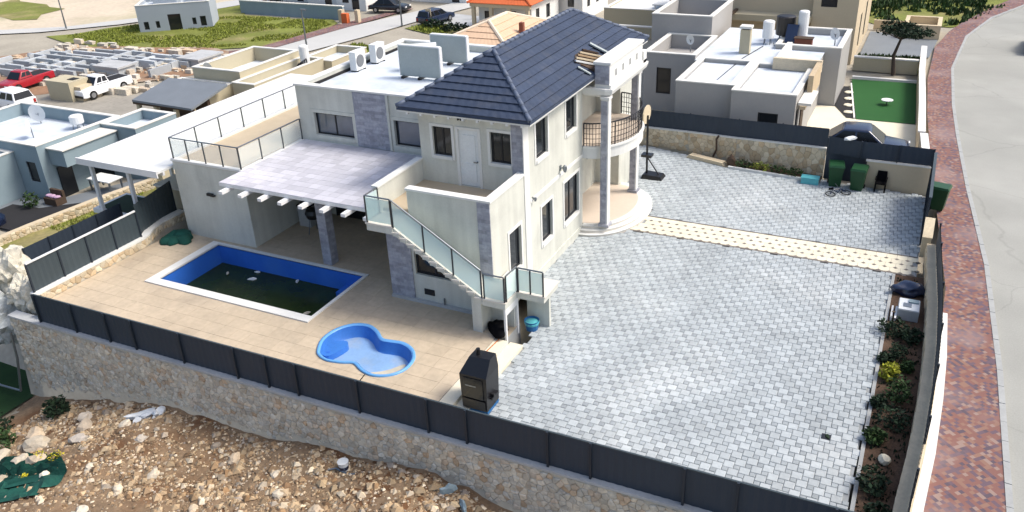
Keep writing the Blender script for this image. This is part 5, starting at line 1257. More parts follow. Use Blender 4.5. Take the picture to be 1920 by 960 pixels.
for i, (x0, x1, y0, y1, lab) in enumerate(((-47.5, -45.2, 31.6, 34.4, 'flat grey slab roof stub at the right end of the site'), (-52.8, -50, 27.2, 29, 'low grey concrete slab in the middle of the site'))):
    s_ = thing('site_slab', lab, 'slab', ((x0+x1)/2, (y0+y1)/2, -3)); MB().box(x0, x1, y0, y1, -3, -2.2).obj('base', 'block_grey', s_); MB().box(x0-.15, x1+.15, y0-.15, y1+.15, -2.2, -2.05).obj('top', 'concrete', s_)
ks = thing('waste_kiosk', 'small tan roadside waste kiosk between red and white pickups', 'kiosk', (-49, 21, -3))
MB().box(-50.2, -47.6, 20.6, 22.4, -3, -1.4).obj('wall', 'house_tan', ks); MB().box(-48.6, -47.9, 21.3, 21.9, -1.4, -1.36).obj('hatch', 'void_dark', ks); MB().box(-47.59, -46.9, 21.0, 22.8, -3, -1.8).obj('side_wall', 'house_beige', ks)
# --- far houses
gxc, gyc = -63.0, 41.3
GH = thing('grey_shell_house', 'unfinished grey single storey house shell at the meadow edge', 'house', (gxc, gyc, -3), None, rad(36))
block(GH, gxc, gxc+7.4, gyc, gyc+4.4, -3.2, -.25, 'house_grey_far', .35, wins=[('F', gxc+.5, gxc+1.0, -2.7, -1.9), ('F', gxc+1.7, gxc+2.1, -2.6, -1.9), ('F', gxc+3.0, gxc+4.3, -3, -1.3), ('F', gxc+5.4, gxc+5.8, -2.5, -1.8), ('F', gxc+6.2, gxc+6.8, -2.7, -1.7), ('L', gyc+.8, gyc+1.5, -3, -1.5), ('L', gyc+2.6, gyc+3.3, -3, -1.4)])
MB().box(gxc+1.6, gxc+4.0, gyc+1.2, gyc+3.4, -.6, .55).obj('roof_box', 'house_grey_far', GH); MB().box(gxc+4.9, gxc+7.0, gyc+1.4, gyc+4.1, -.6, .35).obj('roof_box', 'house_grey_far', GH)
gwl = thing('grey_boundary_wall', 'long grey boundary wall at the far end of the meadow', 'wall', (-51, 52.5, -3)); MB().box(-59.5, -45.2, 52.6, 52.9, -3, -1.6).obj('wall_body', 'house_blue', gwl); MB().box(-59.5, -45.2, 52.57, 52.93, -1.6, -1.5).obj('coping', 'parapet_cap', gwl)
for i, (x0, x1, y0, y1, h, lab) in enumerate(((-60, -55.5, 60, 66, 1.2, 'white far house behind the grey boundary wall, left one'), (-54.6, -50.2, 58.5, 66, 2.4, 'white far house behind the grey boundary wall, middle one'), (-49.6, -45.6, 57.4, 64, 2.0, 'white far house with dark window at the end of the grey wall'), (-43.8, -36.5, 64, 70, 1.2, 'plain white long house at the top edge beside the far road'))):
    w_ = thing('white_house', lab, 'house', ((x0+x1)/2, (y0+y1)/2, -3)); block(w_, x0, x1, y0, y1, -3.1, h, 'house_white', .3, wins=[('F', x0+.8, x0+1.7, -2.2, -.8), ('F', x1-1.9, x1-.9, -2.9, -.4)])
gx_ = thing('gate_posts', 'orange and cream gate posts at the end of the grey wall', 'gate', (-44, 51.5, -3)); MB().box(-45.1, -44.6, 51.6, 52.1, -3, -1.7).obj('post', 'house_beige', gx_); MB().box(-44.2, -43.5, 50.9, 51.4, -3, -1.9).obj('post', 'tile_orange', gx_); MB().box(-42.9, -42.5, 51.5, 52, -3, -1.6).obj('post', 'house_beige', gx_)
# hip-roofed houses
def hip(parent, x0, x1, y0, y1, ze, zr, mat, capm, nc=8, alongy=True):
    w = min(x1-x0, y1-y0)/2
    if alongy: a, b = Vector(((x0+x1)/2, y0+w, zr)), Vector(((x0+x1)/2, y1-w, zr))
    else: a, b = Vector((x0+w, (y0+y1)/2, zr)), Vector((x1-w, (y0+y1)/2, zr))
    p = [Vector((x0,y0,ze)), Vector((x1,y0,ze)), Vector((x1,y1,ze)), Vector((x0,y1,ze))]
    sl = ((p[0],p[1],a,a),(p[1],p[2],a,b),(p[2],p[3],b,b),(p[3],p[0],b,a)) if alongy else ((p[0],p[1],a,b),(p[1],p[2],b,b),(p[2],p[3],b,a),(p[3],p[0],a,a))
    m_ = MB(); m_.add([q for q in p]+[a, b], [(0,1,4),(1,2,5,4),(2,3,5),(3,0,4,5)] if alongy else [(0,1,5,4),(1,2,5),(2,3,4,5),(3,0,4)]); m_.add([tuple(q) for q in p], [(3,2,1,0)])
    ro = m_.obj('roof', mat, parent)
    for A0, B0, A1, B1 in sl:
        for k in range(nc):
            t0, t1 = k/nc, min(.995, (k+1)/nc); course(A0.lerp(A1,t0), B0.lerp(B1,t0), A0.lerp(A1,t1), B0.lerp(B1,t1), .06).obj('tile_course', mat, ro)
    hc = [(p[0],a),(p[1],a),(p[2],b),(p[3],b),(a,b)] if alongy else [(p[0],a),(p[1],b),(p[2],b),(p[3],a),(a,b)]
    for q, r_ in hc: MB().tube(q+Vector((0,0,.04)), r_+Vector((0,0,.04)), .12, 6).obj('ridge_cap', capm, ro)
HH = thing('beige_roof_house', 'house with peach tiled hip roof behind the villa roof', 'house', (-14, 32, -2))
block(HH, -20.4, -11.6, 26.2, 37.8, -3.0, .9, 'house_beige', .05)
hip(HH, -21.0, -11.0, 25.6, 38.4, 1.0, 3.0, 'tile_beige', 'tile_cap_pale')
MB().box(-14.0, -13.7, 31.2, 31.5, 1.8, 2.9).obj('flue', 'rust', HH)
OH = thing('orange_roof_house', 'cream house with orange tiled roof and arched porch far behind', 'house', (-22, 55, -3))
block(OH, -28.2, -22.6, 51.6, 58, -3.1, -.1, 'house_white', .05, wins=[('F', -27.6, -26.8, -2.6, -.9), ('F', -25.2, -24.2, -3, -.8), ('R', 52.6, 53.4, -2.0, -.7), ('R', 55, 55.9, -2.0, -.7)])
hip(OH, -28.8, -22.1, 50.4, 58.6, .0, 1.7, 'tile_orange', 'tile_orange', 5)
block(OH, -27.5, -20.3, 58.7, 66, -3.1, 2.4, 'house_white', .3, wins=[('F', -21.9, -21.2, -1.6, -.3), ('R', 60, 60.8, -1.8, -.4), ('R', 62.5, 63.3, -1.8, -.4), ('R', 61, 62, .4, 1.6)])
for x in (-28.3, -26.4, -24.5, -22.6): MB().box(x-.16, x+.16, 50.6, 50.92, -3, -.35).obj('porch_column', 'house_beige', OH)
MB().box(-28.6, -22.3, 50.55, 50.98, -.35, -.01).obj('porch_beam', 'house_beige', OH)
PV = thing('white_pavilion', 'low pale building with white flat roof behind the villa ridge', 'house', (-9, 47, -1))
block(PV, -13.5, -3.0, 46.5, 53, -1.5, 1.0, 'house_tan', .1, rm='house_white'); MB().box(-9.5, -3.2, 47, 52.6, 1.3, 1.4).obj('upper_roof', 'house_white', PV)
for x in (-9.3, -7.3, -5.3, -3.4): MB().box(x, x+.1, 47, 47.1, .9, 1.3).obj('post', 'beam_white', PV)
YW = thing('yard_wall', 'tan yard wall with pale coping right behind the villa ridge', 'wall', (-8.5, 42, -1)); MB().box(-13.0, -3.8, 42.0, 42.3, -1.5, .6).obj('wall_body', 'house_tan', YW); MB().box(-13.0, -3.8, 41.97, 42.33, .6, .7).obj('coping', 'parapet_cap', YW)

# --- street lamps
def lamp(x, y, z, h, label):
    l_ = thing('street_lamp', label, 'street lamp', (x, y, z), 'street lamps along the far road')
    MB().tube((x, y, z), (x, y, z+h), .09, 8, .05).obj('pole', 'steel', l_); MB().box(x-.1, x+.5, y-.1, y+.1, z+h, z+h+.1).obj('head', 'steel', l_)
lamp(-40.3, 40.2, -2.88, 3.6, 'thin grey street lamp by the far road, nearest one'); lamp(-37.2, 51.6, -2.88, 5.2, 'thin grey street lamp by the far road, middle one'); lamp(-73, 40.2, -2.9, 4, 'thin street lamp beside the far left road')
bd = thing('road_sign', 'small cream notice board beside the far road', 'sign', (-34.6, 52.3, -3)); MB().box(-34.7, -34.1, 52.3, 52.36, -2.3, -1.2).obj('board', 'house_beige', bd); MB().box(-34.5, -34.4, 52.36, 52.42, -3, -1.2).obj('post', 'wood', bd)

m = MB(); region(m, [(-33.2, 2.6), (-29.4, 2.6), (-28.6, 6.2), (-29.6, 6.6), (-31.2, 5.2), (-33.2, 5.0)], [], -2.84); m.obj('planting_bed', 'void_dark', kind='structure')
# ================================================================== VEHICLES
def car(name, label, cat, loc, rot, L, W, H, paint, kind, group=None):
    t = thing(name, label, cat, loc, group, rot)
    h = L/2; w = W/2; rw = .34 if kind == 'pickup' else .31; belt = H*.58; low = .24
    if kind == 'pickup':
        body = [(-h, low+.12), (-h, belt+.02), (-h*.98, belt+.05), (h*.42, belt+.05), (h*.5, belt+.04), (h*.93, belt-.06), (h, belt-.14), (h, low+.05), (h*.9, low)]
        cab = [(-h*.12, belt+.04), (-h*.06, H-.06), (0, H), (h*.26, H), (h*.5, belt+.04)]
    elif kind == 'wagon':
        body = [(-h, low+.1), (-h, belt-.02), (-h*.97, belt+.03), (h*.45, belt+.02), (h*.92, belt-.10), (h, belt-.2), (h, low+.05), (h*.9, low)]
        cab = [(-h*.95, belt+.02), (-h*.86, H-.03), (-h*.6, H), (h*.12, H), (h*.5, belt+.01)]
    else:
        body = [(-h, low+.1), (-h, belt-.12), (-h*.9, belt-.02), (h*.45, belt), (h*.9, belt-.14), (h, belt-.25), (h, low+.05), (h*.9, low)]
        cab = [(-h*.78, belt-.02), (-h*.42, H-.03), (-h*.2, H), (h*.12, H), (h*.5, belt-.01)]
    def ex(P, w0, w1, zs):
        z0, z1 = min(p[1] for p in P), max(p[1] for p in P)
        def ww(z): return w0+(w1-w0)*(z-z0)/(z1-z0)
        mb = MB(); mb.loft([[(p[0], -ww(p[1]), p[1]) for p in P], [(p[0], ww(p[1]), p[1]) for p in P]]); return mb
    b = ex(body, w, w*.95, 0).obj('body', paint, t, local=True)
    c_ = ex(cab, w*.95, w*.74, 0).obj('cabin', paint, t, local=True)
    for o_, wd in ((b, .10), (c_, .09)):
        bv = o_.modifiers.new('bevel', 'BEVEL'); bv.width = wd; bv.segments = 3; bv.limit_method = 'ANGLE'; bv.angle_limit = rad(15)
        o_.data.polygons.foreach_set('use_smooth', [True]*len(o_.data.polygons))
    # glazing set just proud of the cabin
    zz0, zz1 = belt+.07, H-.09
    def wy(z): return w*.95+(w*.74-w*.95)*(z-belt)/(H-belt)+.008
    def xat(i, j, z): (x0, z0), (x1, z1) = cab[i], cab[j]; return x0+(x1-x0)*(z-z0)/(z1-z0)
    xa0, xa1 = xat(0, 1, zz0), xat(0, 1, zz1); xb0, xb1 = xat(4, 3, zz0), xat(4, 3, zz1)
    nwin = 2 if kind != 'wagon' else 3
    for s in (-1, 1):
        for k in range(nwin):
            f0, f1 = (k+.06)/nwin, (k+.94)/nwin
            lo = lambda f: xa0+.08+(xb0-xa0-.2)*f; hi = lambda f: xa1+.06+(xb1-xa1-.12)*f
            MB().add([(lo(f0), s*wy(zz0), zz0), (lo(f1), s*wy(zz0), zz0), (hi(f1), s*wy(zz1), zz1), (hi(f0), s*wy(zz1), zz1)], [(0,1,2,3)]).obj('side_window', 'car_glass', t, local=True)
    for (x0, x1, e, nm) in ((xb0, xb1, .01, 'windscreen'), (xa0, xa1, -.01, 'rear_window')):
        MB().add([(x0+e, -wy(zz0)+.1, zz0+.004), (x0+e, wy(zz0)-.1, zz0+.004), (x1+e, wy(zz1)-.08, zz1+.004), (x1+e, -wy(zz1)+.08, zz1+.004)], [(0,1,2,3)]).obj(nm, 'car_glass', t, local=True)
    for sx in (-.60, .62):
        for s in (-1, 1):
            mb = MB(); mb.tube((h*sx, s*(w-.2), rw), (h*sx, s*(w+.01), rw), rw, 16); ty = mb.obj('wheel', 'tyre', t, local=True)
            mb = MB(); mb.tube((h*sx, s*(w-.02), rw), (h*sx, s*(w+.018), rw), rw*.6, 12); mb.obj('rim', 'rim', ty, local=True)
    for s in (-1, 1):
        MB().box(h-.05, h+.012, s*w*.62-.16, s*w*.62+.16, belt-.3, belt-.16).obj('headlight', 'lamp_white', t, local=True)
        MB().box(-h-.012, -h+.04, s*w*.78-.1, s*w*.78+.1, belt-.38, belt-.1).obj('tail_light', 'lamp_red', t, local=True)
    MB().box(h-.02, h+.03, -w*.9, w*.9, low+.02, low+.2).obj('bumper', 'black_metal', t, local=True); MB().box(-h-.03, -h+.02, -w*.9, w*.9, low+.06, low+.22).obj('bumper', 'black_metal', t, local=True)
    if kind == 'pickup':
        MB().box(-h*.95, -h*.14, -w*.78, w*.78, belt+.052, belt+.058).obj('bed', 'void_dark', t, local=True)
    return t
car('pickup_truck', 'white double cab pickup parked beside the tan waste kiosk', 'pickup', (-47.3, 23.2, -2.9), rad(-93), 4.6, 1.7, 1.6, 'car_white', 'pickup', 'vehicles parked below')
car('pickup_truck', 'red pickup parked before the grey block walls near the left edge', 'pickup', (-55.4, 22.4, -2.9), rad(-88), 4.4, 1.7, 1.5, 'car_red', 'pickup', 'vehicles parked below')
car('estate_car', 'white estate car half cut by the left picture edge', 'car', (-51.3, 18.0, -2.9), rad(176), 4.4, 1.75, 1.5, 'car_white', 'wagon', 'vehicles parked below')
car('parked_car', 'dark blue car parked behind the back fence by the lawn', 'car', (9.4, 20.7, .03), rad(2), 4.2, 1.8, 1.45, 'car_blue', 'sedan')
car('parked_car', 'black car in front of the white houses at the top edge', 'car', (-42.6, 57.6, -2.88), rad(10), 4.4, 1.8, 1.45, 'car_black', 'sedan')
car('parked_car', 'blue grey car parked beside the far road', 'car', (-34.6, 54.0, -2.88), rad(80), 4.2, 1.7, 1.45, 'car_blue', 'wagon')
car('parked_car', 'pale car at the right picture edge on the street', 'car', (18.3, 45.6, 0), rad(85), 4.3, 1.8, 1.45, 'skin_board', 'sedan')

# ================================================================== THINGS ON THE PLOT
# black hooded oven
ov = thing('outdoor_oven', 'tall black metal outdoor oven with sloped hood near the front fence', 'oven', (1.55, -4.2, .13))
ox, oy = 1.62, -4.15
MB().box(ox-.40, ox+.40, oy-.34, oy+.36, .0, .12).obj('plinth', 'blue_plastic', ov)
b_ = MB(); b_.loft([[(ox-.40, oy-.36, .15), (ox+.40, oy-.36, .15), (ox+.40, oy+.36, .15), (ox-.40, oy+.36, .15)], [(ox-.43, oy-.38, 1.30), (ox+.43, oy-.38, 1.30), (ox+.43, oy+.38, 1.30), (ox-.43, oy+.38, 1.30)]]); b_.obj('body', 'black_metal', ov)
b_ = MB(); b_.loft([[(ox-.43, oy-.38, 1.302), (ox+.43, oy-.38, 1.302), (ox+.43, oy+.38, 1.302), (ox-.43, oy+.38, 1.302)], [(ox-.25, oy-.06, 1.72), (ox+.40, oy-.02, 1.74), (ox+.40, oy+.34, 1.74), (ox-.25, oy+.34, 1.72)]]); b_.obj('hood', 'black_metal', ov)
MB().tube((ox-.05, oy+.12, 1.7), (ox-.05, oy+.12, 1.92), .06, 10).obj('flue', 'black_metal', ov)
dd_ = MB().box(ox-.31, ox+.31, oy-.40, oy-.378, .55, 1.22).obj('door', 'oven_glass', ov)
MB().box(ox-.25, ox+.1, oy-.41, oy-.401, .95, .99).obj('door_trim', 'steel', dd_); MB().box(ox-.36, ox+.36, oy-.405, oy-.379, .18, .5).obj('drawer', 'black_metal', ov)
MB().tube((ox+.43, oy-.1, .62), (ox+.52, oy-.1, .62), .05, 8).obj('knob', 'black_metal', ov); MB().box(ox+.41, ox+.5, oy-.2, oy+.2, .5, .56).obj('side_bracket', 'black_metal', ov)
# black sheet under the landing, rope, blue tub
cl = MB(); cl.rock((.42, -.72, D+.12), .48, .30, .26, 5, 3, .35); cl.obj('black_bag', 'black_cloth', label='black plastic bag lying under the stair landing', cat='bag', smooth=True)
MB().path([(.70, -1.15, .29), (.66, -1.6, .275), (.62, -2.2, .275), (.6, -2.9, .275)], .018).obj('rope', 'rope_orange', label='thin orange cable lying along the cream step', cat='cable')
bt_ = thing('blue_tub', 'blue plastic tub under the raised platform at the house corner', 'tub', (1.35, .5, 0)); MB().lathe((1.25, .18, .03), [(.2, 0), (.24, .34), (.26, .36), (.23, .34), (.18, .1)], 14).obj('body', 'blue_plastic', bt_)
MB().lathe((1.25, .18, .24), [(.24, 0), (.26, .08), (.1, .12)], 12).obj('contents', 'turquoise', bt_)
# basketball stand
hp = thing('basketball_stand', 'black portable basketball stand on the paved drive', 'basketball stand', (.95, 14.4, 0))
b_ = MB(); b_.loft([[(.45, 14.0, .03), (1.45, 14.05, .03), (1.45, 14.75, .03), (.45, 14.75, .03)], [(.52, 14.08, .24), (1.36, 14.12, .20), (1.36, 14.68, .20), (.52, 14.68, .24)]]); b_.obj('base', 'black_metal', hp)
MB().tube((.62, 14.4, .2), (.58, 14.4, 3.0), .05, 10).obj('pole', 'black_metal', hp); MB().tube((.62, 14.4, 1.0), (1.2, 14.4, .2), .03).obj('brace', 'black_metal', hp)
MB().box(.38, .86, 14.2, 14.6, 1.04, 1.16).obj('collar', 'black_metal', hp)
b_ = MB(); n_ = 16; b_.loft([[(.50, 14.4+.55*math.cos(a), 3.05+.42*math.sin(a)) for a in [2*PI*i/n_ for i in range(n_)]], [(.55, 14.4+.55*math.cos(a), 3.05+.42*math.sin(a)) for a in [2*PI*i/n_ for i in range(n_)]]]); b_.obj('backboard', 'skin_board', hp)
rg = MB(); rg.path([(.30+.22*math.cos(a), 14.4+.22*math.sin(a), 2.88) for a in [2*PI*i/14 for i in range(15)]], .012); rg.obj('hoop', 'rope_orange', hp)
# wheelie bins
def wbin(x, y, rot, label, z=0):
    t = thing('wheelie_bin', label, 'bin', (x, y, z), 'green wheelie bins', rot)
    MB().loft([[(-.24,-.26,.06),(.24,-.26,.06),(.24,.26,.06),(-.24,.26,.06)],[(-.31,-.36,.98),(.31,-.36,.98),(.31,.34,.98),(-.31,.34,.98)]]).obj('body', 'green_bin', t, local=True)
    MB().loft([[(-.34,-.39,.985),(.34,-.39,.985),(.34,.40,.985),(-.34,.40,.985)],[(-.30,-.34,1.07),(.30,-.34,1.07),(.30,.36,1.09),(-.30,.36,1.09)]]).obj('lid', 'green_bin', t, local=True)
    MB().tube((-.3,.42,.96),(.3,.42,.96),.02).obj('handle', 'green_bin', t, local=True)
    for s in (-1, 1): MB().tube((s*.29,.26,.1),(s*.24,.26,.1),.1,12).obj('wheel', 'tyre', t, local=True)
wbin(8.75, 16.35, rad(8), 'green wheelie bin at the back wall, the left of the pair'); wbin(9.72, 16.2, rad(-4), 'green wheelie bin at the back wall, the right of the pair')
wbin(12.95, 14.9, rad(80), 'green wheelie bin outside the gate on the red pavement', .115)
# child's bicycle lying near bins
bk = thing('bicycle', 'small child bicycle lying on the pavers before the green bins', 'bicycle', (9.05, 15.25, .05), rotz=rad(35))
for x in (-.36, .36):
    w_ = MB(); w_.path([(x+.2*math.cos(a), .2*math.sin(a), .06+.02*math.sin(a)) for a in [2*PI*i/16 for i in range(17)]], .022, 6); wo = w_.obj('wheel', 'tyre', bk, local=True)
    sp2 = MB()
    for a in range(6): sp2.tube((x, 0, .06), (x+.19*math.cos(a*PI/3), .19*math.sin(a*PI/3), .06), .005, 4)
    sp2.obj('spokes', 'rim', wo, local=True)
f_ = MB(); f_.path([(-.36, 0, .08), (-.1, .28, .12), (.26, .30, .12), (.36, 0, .08)], .022); f_.path([(-.1, .28, .12), (-.02, -.02, .1), (.26, .30, .12)], .022); f_.obj('frame', 'car_blue', bk, local=True)
MB().box(-.22, -.02, .36, .44, .08, .16).obj('saddle', 'black_cloth', bk, local=True); h_ = MB(); h_.path([(.26, .30, .12), (.24, .48, .14)], .018); h_.path([(.1, .50, .3), (.24, .48, .14), (.34, .5, .02)], .018); h_.obj('handlebar', 'steel', bk, local=True)
# dark pet house / chair by beige wall
pc_ = thing('plastic_chair', 'black plastic garden chair against the beige wall', 'chair', (10.65, 16.35, 0))
MB().box(10.42, 10.88, 16.1, 16.5, .40, .45).obj('seat', 'black_cloth', pc_); MB().loft([[(10.42, 16.47, .45), (10.88, 16.47, .45), (10.88, 16.52, .45), (10.42, 16.52, .45)], [(10.46, 16.56, .88), (10.84, 16.56, .88), (10.84, 16.59, .88), (10.46, 16.59, .88)]]).obj('backrest', 'black_cloth', pc_)
for x in (10.45, 10.85):
    for y in (16.13, 16.47): MB().box(x-.03, x+.03, y-.03, y+.03, 0, .4).obj('leg', 'black_cloth', pc_)
for x in (10.42, 10.86): MB().box(x-.02, x+.04, 16.1, 16.5, .6, .64).obj('armrest', 'black_cloth', pc_)
# turquoise crate, boards
tc = thing('turquoise_crate', 'pale turquoise plastic crate at the end of the back bed', 'crate', (7.75, 16.25, 0)); c1 = MB()
wall(c1, 'x', 16.0, .03, 7.35, 8.1, .02, .30); wall(c1, 'x', 16.4, -.03, 7.35, 8.1, .02, .30); wall(c1, 'y', 7.35, .03, 16.03, 16.37, .02, .30); wall(c1, 'y', 8.1, -.03, 16.03, 16.37, .02, .30); c1.obj('sides', 'turquoise', tc); MB().box(7.33, 8.12, 15.98, 16.42, .30, .34).obj('lid', 'turquoise', tc)
pl_ = thing('board_stack', 'pale wooden boards stacked at the foot of the back wall', 'boards', (2.8, 17.5, 0))
for k in range(3): MB().beam((1.75+.05*k, 17.62-.02*k, .06+.06*k), (3.75-.06*k, 17.02, .06+.06*k), .42-.03*k, .05).obj('board', 'skin_board', pl_)
vp = thing('wall_pipe', 'dark crooked pipe climbing the back stone wall', 'pipe', (3.0, 17.75, 0)); MB().path([(2.9, 17.85, .1), (3.05, 17.8, .5), (3.0, 17.85, 1.0), (3.1, 17.85, 1.2)], .05).obj('pipe', 'wood_dark', vp)
stp = thing('tree_stump', 'dark upright stump at the left end of the back bed', 'stump', (3.95, 17.0, 0)); MB().rock((3.95, 17.05, .28), .2, .2, .34, 4, 2, .25).obj('stump', 'wood_dark', stp)
ws = thing('white_parcel', 'white folded sheet hanging on the back fence near the car', 'sheet', (9.15, 16.7, 2)); MB().rock((9.1, 16.8, 2.12), .34, .14, .09, 6, 2, .2).obj('sheet', 'net_white', ws)
# garden bed things
bgb = MB(); bgb.rock((12.35, 7.2, .2), .36, .5, .24, 12, 3, .4); bgb.obj('rubbish_bag', 'car_blue', label='dark blue rubbish bag at the far end of the garden bed', cat='bag', smooth=True)
ub = thing('appliance_box', 'pale grey discarded appliance lying in the garden bed', 'appliance', (12.45, 5.6, 0)); MB().box(12.1, 12.75, 5.3, 6.1, .05, .42).obj('case', 'concrete', ub); MB().box(12.12, 12.73, 5.32, 6.08, .42, .45).obj('top', 'net_white', ub); MB().box(12.25, 12.5, 5.5, 5.75, .45, .47).obj('panel', 'steel', ub); MB().box(12.4, 12.7, 5.8, 6.0, .45, .5).obj('panel', 'house_blue', ub)
pf = thing('plank_frame', 'two white slats standing beside the grey appliance', 'slats', (11.98, 5.4, 0))
for x in (11.92, 12.04): MB().box(x, x+.06, 5.1, 5.9, .06, .20).obj('slat', 'ac_white', pf)
MB().box(11.95, 12.06, 5.45, 5.5, .20, .22).obj('crossbar', 'wood', pf)
MB().rock((12.35, -2.2, .14), .16, .17, .13, 15, 2, .15).obj('garden_rock', 'path_cream', label='round cream stone lying in the garden bed', cat='stone')
dr_ = thing('drain_grate', 'small dark drain cover in the pavers near the garden kerb', 'drain', (10.85, -1.75, .03)); MB().box(10.75, 10.98, -1.85, -1.62, .03, .052).obj('grate', 'black_metal', dr_); MB().rock((10.9, -1.72, .06), .1, .06, .035, 3, 1).obj('leaf_litter', 'leaf_dark', dr_)
# under patio: barbecue in shade
bq = thing('barbecue', 'dark kettle barbecue standing in the shade under the patio roof', 'barbecue', (-10.0, 3.2, D)); MB().lathe((-10.0, 3.2, D+.6), [(.05, 0), (.3, .1), (.36, .3), (.3, .45), (.05, .55)], 14).obj('bowl', 'black_metal', bq)
for a in (0, 2.1, 4.2): MB().tube((-10+.2*math.cos(a), 3.2+.2*math.sin(a), D+.65), (-10+.33*math.cos(a), 3.2+.33*math.sin(a), D), .02).obj('leg', 'steel', bq)
sf_ = thing('patio_cabinet', 'grey cabinet against the wall at the back of the patio', 'cabinet', (-10.6, 3.4, D)); MB().box(-11.1, -10.5, 3.5, 4.6, D, D+.9).obj('body', 'concrete', sf_); MB().box(-11.12, -10.48, 3.48, 4.62, D+.9, D+.95).obj('worktop', 'dark_frame', sf_)
# teal net heap near block
nh = MB()
for k in range(5): nh.rock((-15.3+.3*(k % 3), .2+.28*k/2, D+.06), .42, .35, .12+.03*k, k+20, 2, .35)
nh.obj('folded_net', 'teal_net', label='crumpled teal garden net in the corner by the white block', cat='net', smooth=True)

# ================================================================== VEGETATION
def leaves(mb, c, rx, ry, rz, n, s, rg, hollow=.35):
    for _ in range(n):
        while True:
            p = Vector((rg.uniform(-1,1), rg.uniform(-1,1), rg.uniform(-1,1)))
            if hollow < p.length < 1: break
        k = 1+.35*noise.noise(p*2.2+Vector(c)*.7)
        q = Vector((c[0]+p.x*rx*k, c[1]+p.y*ry*k, c[2]+p.z*rz*k)); ss = s*rg.uniform(.6, 1.3)
        a = Vector((rg.uniform(-1,1), rg.uniform(-1,1), rg.uniform(-.6,.6))).normalized()*ss; b = a.orthogonal().normalized(); b = (b*math.cos(rg.random()*3)+a.normalized().cross(b)*math.sin(rg.random()*3))*ss*.5
        mb.add([q-a, q+b, q+a, q-b], [(0,1,2,3)])
    return mb
rg = random.Random(3)
def shrub(x, y, z, rx, ry, rz, mat, label, n=160, s=.07, name='shrub', group=None):
    t = thing(name, label, 'shrub', (x, y, z), group)
    m_ = MB()
    for k in range(4): m_.tube((x, y, z), (x+rx*rg.uniform(-.5,.5), y+ry*rg.uniform(-.5,.5), z+rz*1.2), .015, 5, .006)
    m_.obj('stem', 'bark', t)
    leaves(MB(), (x, y, z+rz*.9), rx, ry, rz, n, s, rg).obj('foliage', mat, t)
for x, y, rx, rz, mt, lab in ((12.15, 1.75, .27, .26, 'leaf_yellow', 'bright yellow green bush at the kerb of the garden bed'), (12.1, 4.35, .42, .24, 'leaf_dark', 'low dark shrub just in front of the grey appliance'), (12.6, 4.1, .30, .2, 'leaf_dark', 'dark shrub by the wall in front of the grey appliance'), (12.45, .7, .34, .42, 'leaf', 'tall green shrub behind the cream stone in the bed'), (12.4, -.6, .45, .38, 'leaf_dark', 'widest dark shrub in the middle of the garden bed'),
      (12.3, 3.0, .25, .2, 'leaf_dark', 'small dark shrub behind the yellow bush'), (12.0, 2.6, .2, .16, 'leaf_dark', 'tiny dark shrub touching the kerb behind the yellow bush'), (12.6, 2.3, .22, .2, 'leaf', 'small green shrub between yellow bush and wall'), (12.05, -1.4, .26, .22, 'leaf', 'green shrub at the kerb near the drain cover'), (12.15, -3.3, .36, .25, 'leaf_dark', 'dark shrub nearest the front fence in the bed'), (12.0, .2, .2, .16, 'leaf_dark', 'small dark shrub at the kerb in front of the yellow bush'), (12.4, -4.4, .3, .25, 'leaf_dark', 'dark shrub in the corner by the front fence')):
    shrub(x, y, .05, rx*rg.uniform(.95, 1.35), rx*rg.uniform(.9, 1.5), rz*rg.uniform(.8, 1.2), mt, lab, 330, rg.uniform(.045, .08), group='shrubs in the garden bed')
for i, (x, lab) in enumerate(((4.6, 'leftmost green plant in the back bed'), (5.4, 'trailing green plant in the back bed, second from left'), (6.2, 'green plant in the back bed left of the turquoise crate'), (7.0, 'small green plant right beside the turquoise crate'))):
    shrub(x, 16.95-.1*i, .1, .45, .26, .2, 'leaf_bright' if i == 1 else 'leaf', lab, 130, .07, group='plants in the back bed')
shrub(-31.8, 5.2, -2.86, .6, .5, .45, 'leaf', 'green shrub by the blue grey house window', 150, .12)
for i, (x, y, r, lab) in enumerate(((-16.2, -8.4, .9, 'dark bush below the left end of the front wall'), (-15.0, -8.9, .7, 'dark green bush beside the boulders at the left edge'), (-14.2, -7.0, .5, 'small dark bush at the foot of the stone wall'), (-16.4, -9.6, .7, 'dark bush at the left picture edge above the net'))):
    shrub(x, y, plot_z(x, y)-.05, r, r*.8, .4, 'leaf_dark' if i != 1 else 'leaf', lab, 420, .10)

# tree with flat crown behind the green lawn
tr_ = thing('garden_tree', 'dark umbrella shaped tree between green lawn and slate forecourt', 'tree', (9.75, 36.0, 0))
m = MB(); m.tube((9.75, 36.0, 0), (9.6, 36.1, 1.2), .13, 8, .1); m.tube((9.6, 36.1, 1.2), (9.9, 36.2, 2.4), .1, 8, .07)
for a in range(7): m.tube((9.85, 36.2, 2.2), (9.9+1.3*math.cos(a*.9), 36.2+1.3*math.sin(a*.9), 2.75), .05, 5, .02)
m.obj('trunk', 'bark', tr_)
mb = MB()
for k in range(9): leaves(mb, (9.9+rg.uniform(-1.2, 1.2), 36.3+rg.uniform(-1.1, 1.1), 2.75+rg.uniform(-.15, .2)), .65, .65, .26, 150, .12, rg, 0)
mb.obj('crown', 'leaf_dark', tr_)
cyp = thing('column_tree', 'thin dark column tree behind the villa roof end', 'tree', (-6.6, 41.2, -.6)); MB().tube((-6.6, 41.2, -.8), (-6.6, 41.2, 1.2), .06).obj('trunk', 'bark', cyp); leaves(MB(), (-6.6, 41.2, .9), .35, .35, 1.3, 260, .12, rg, 0).obj('crown', 'leaf', cyp)
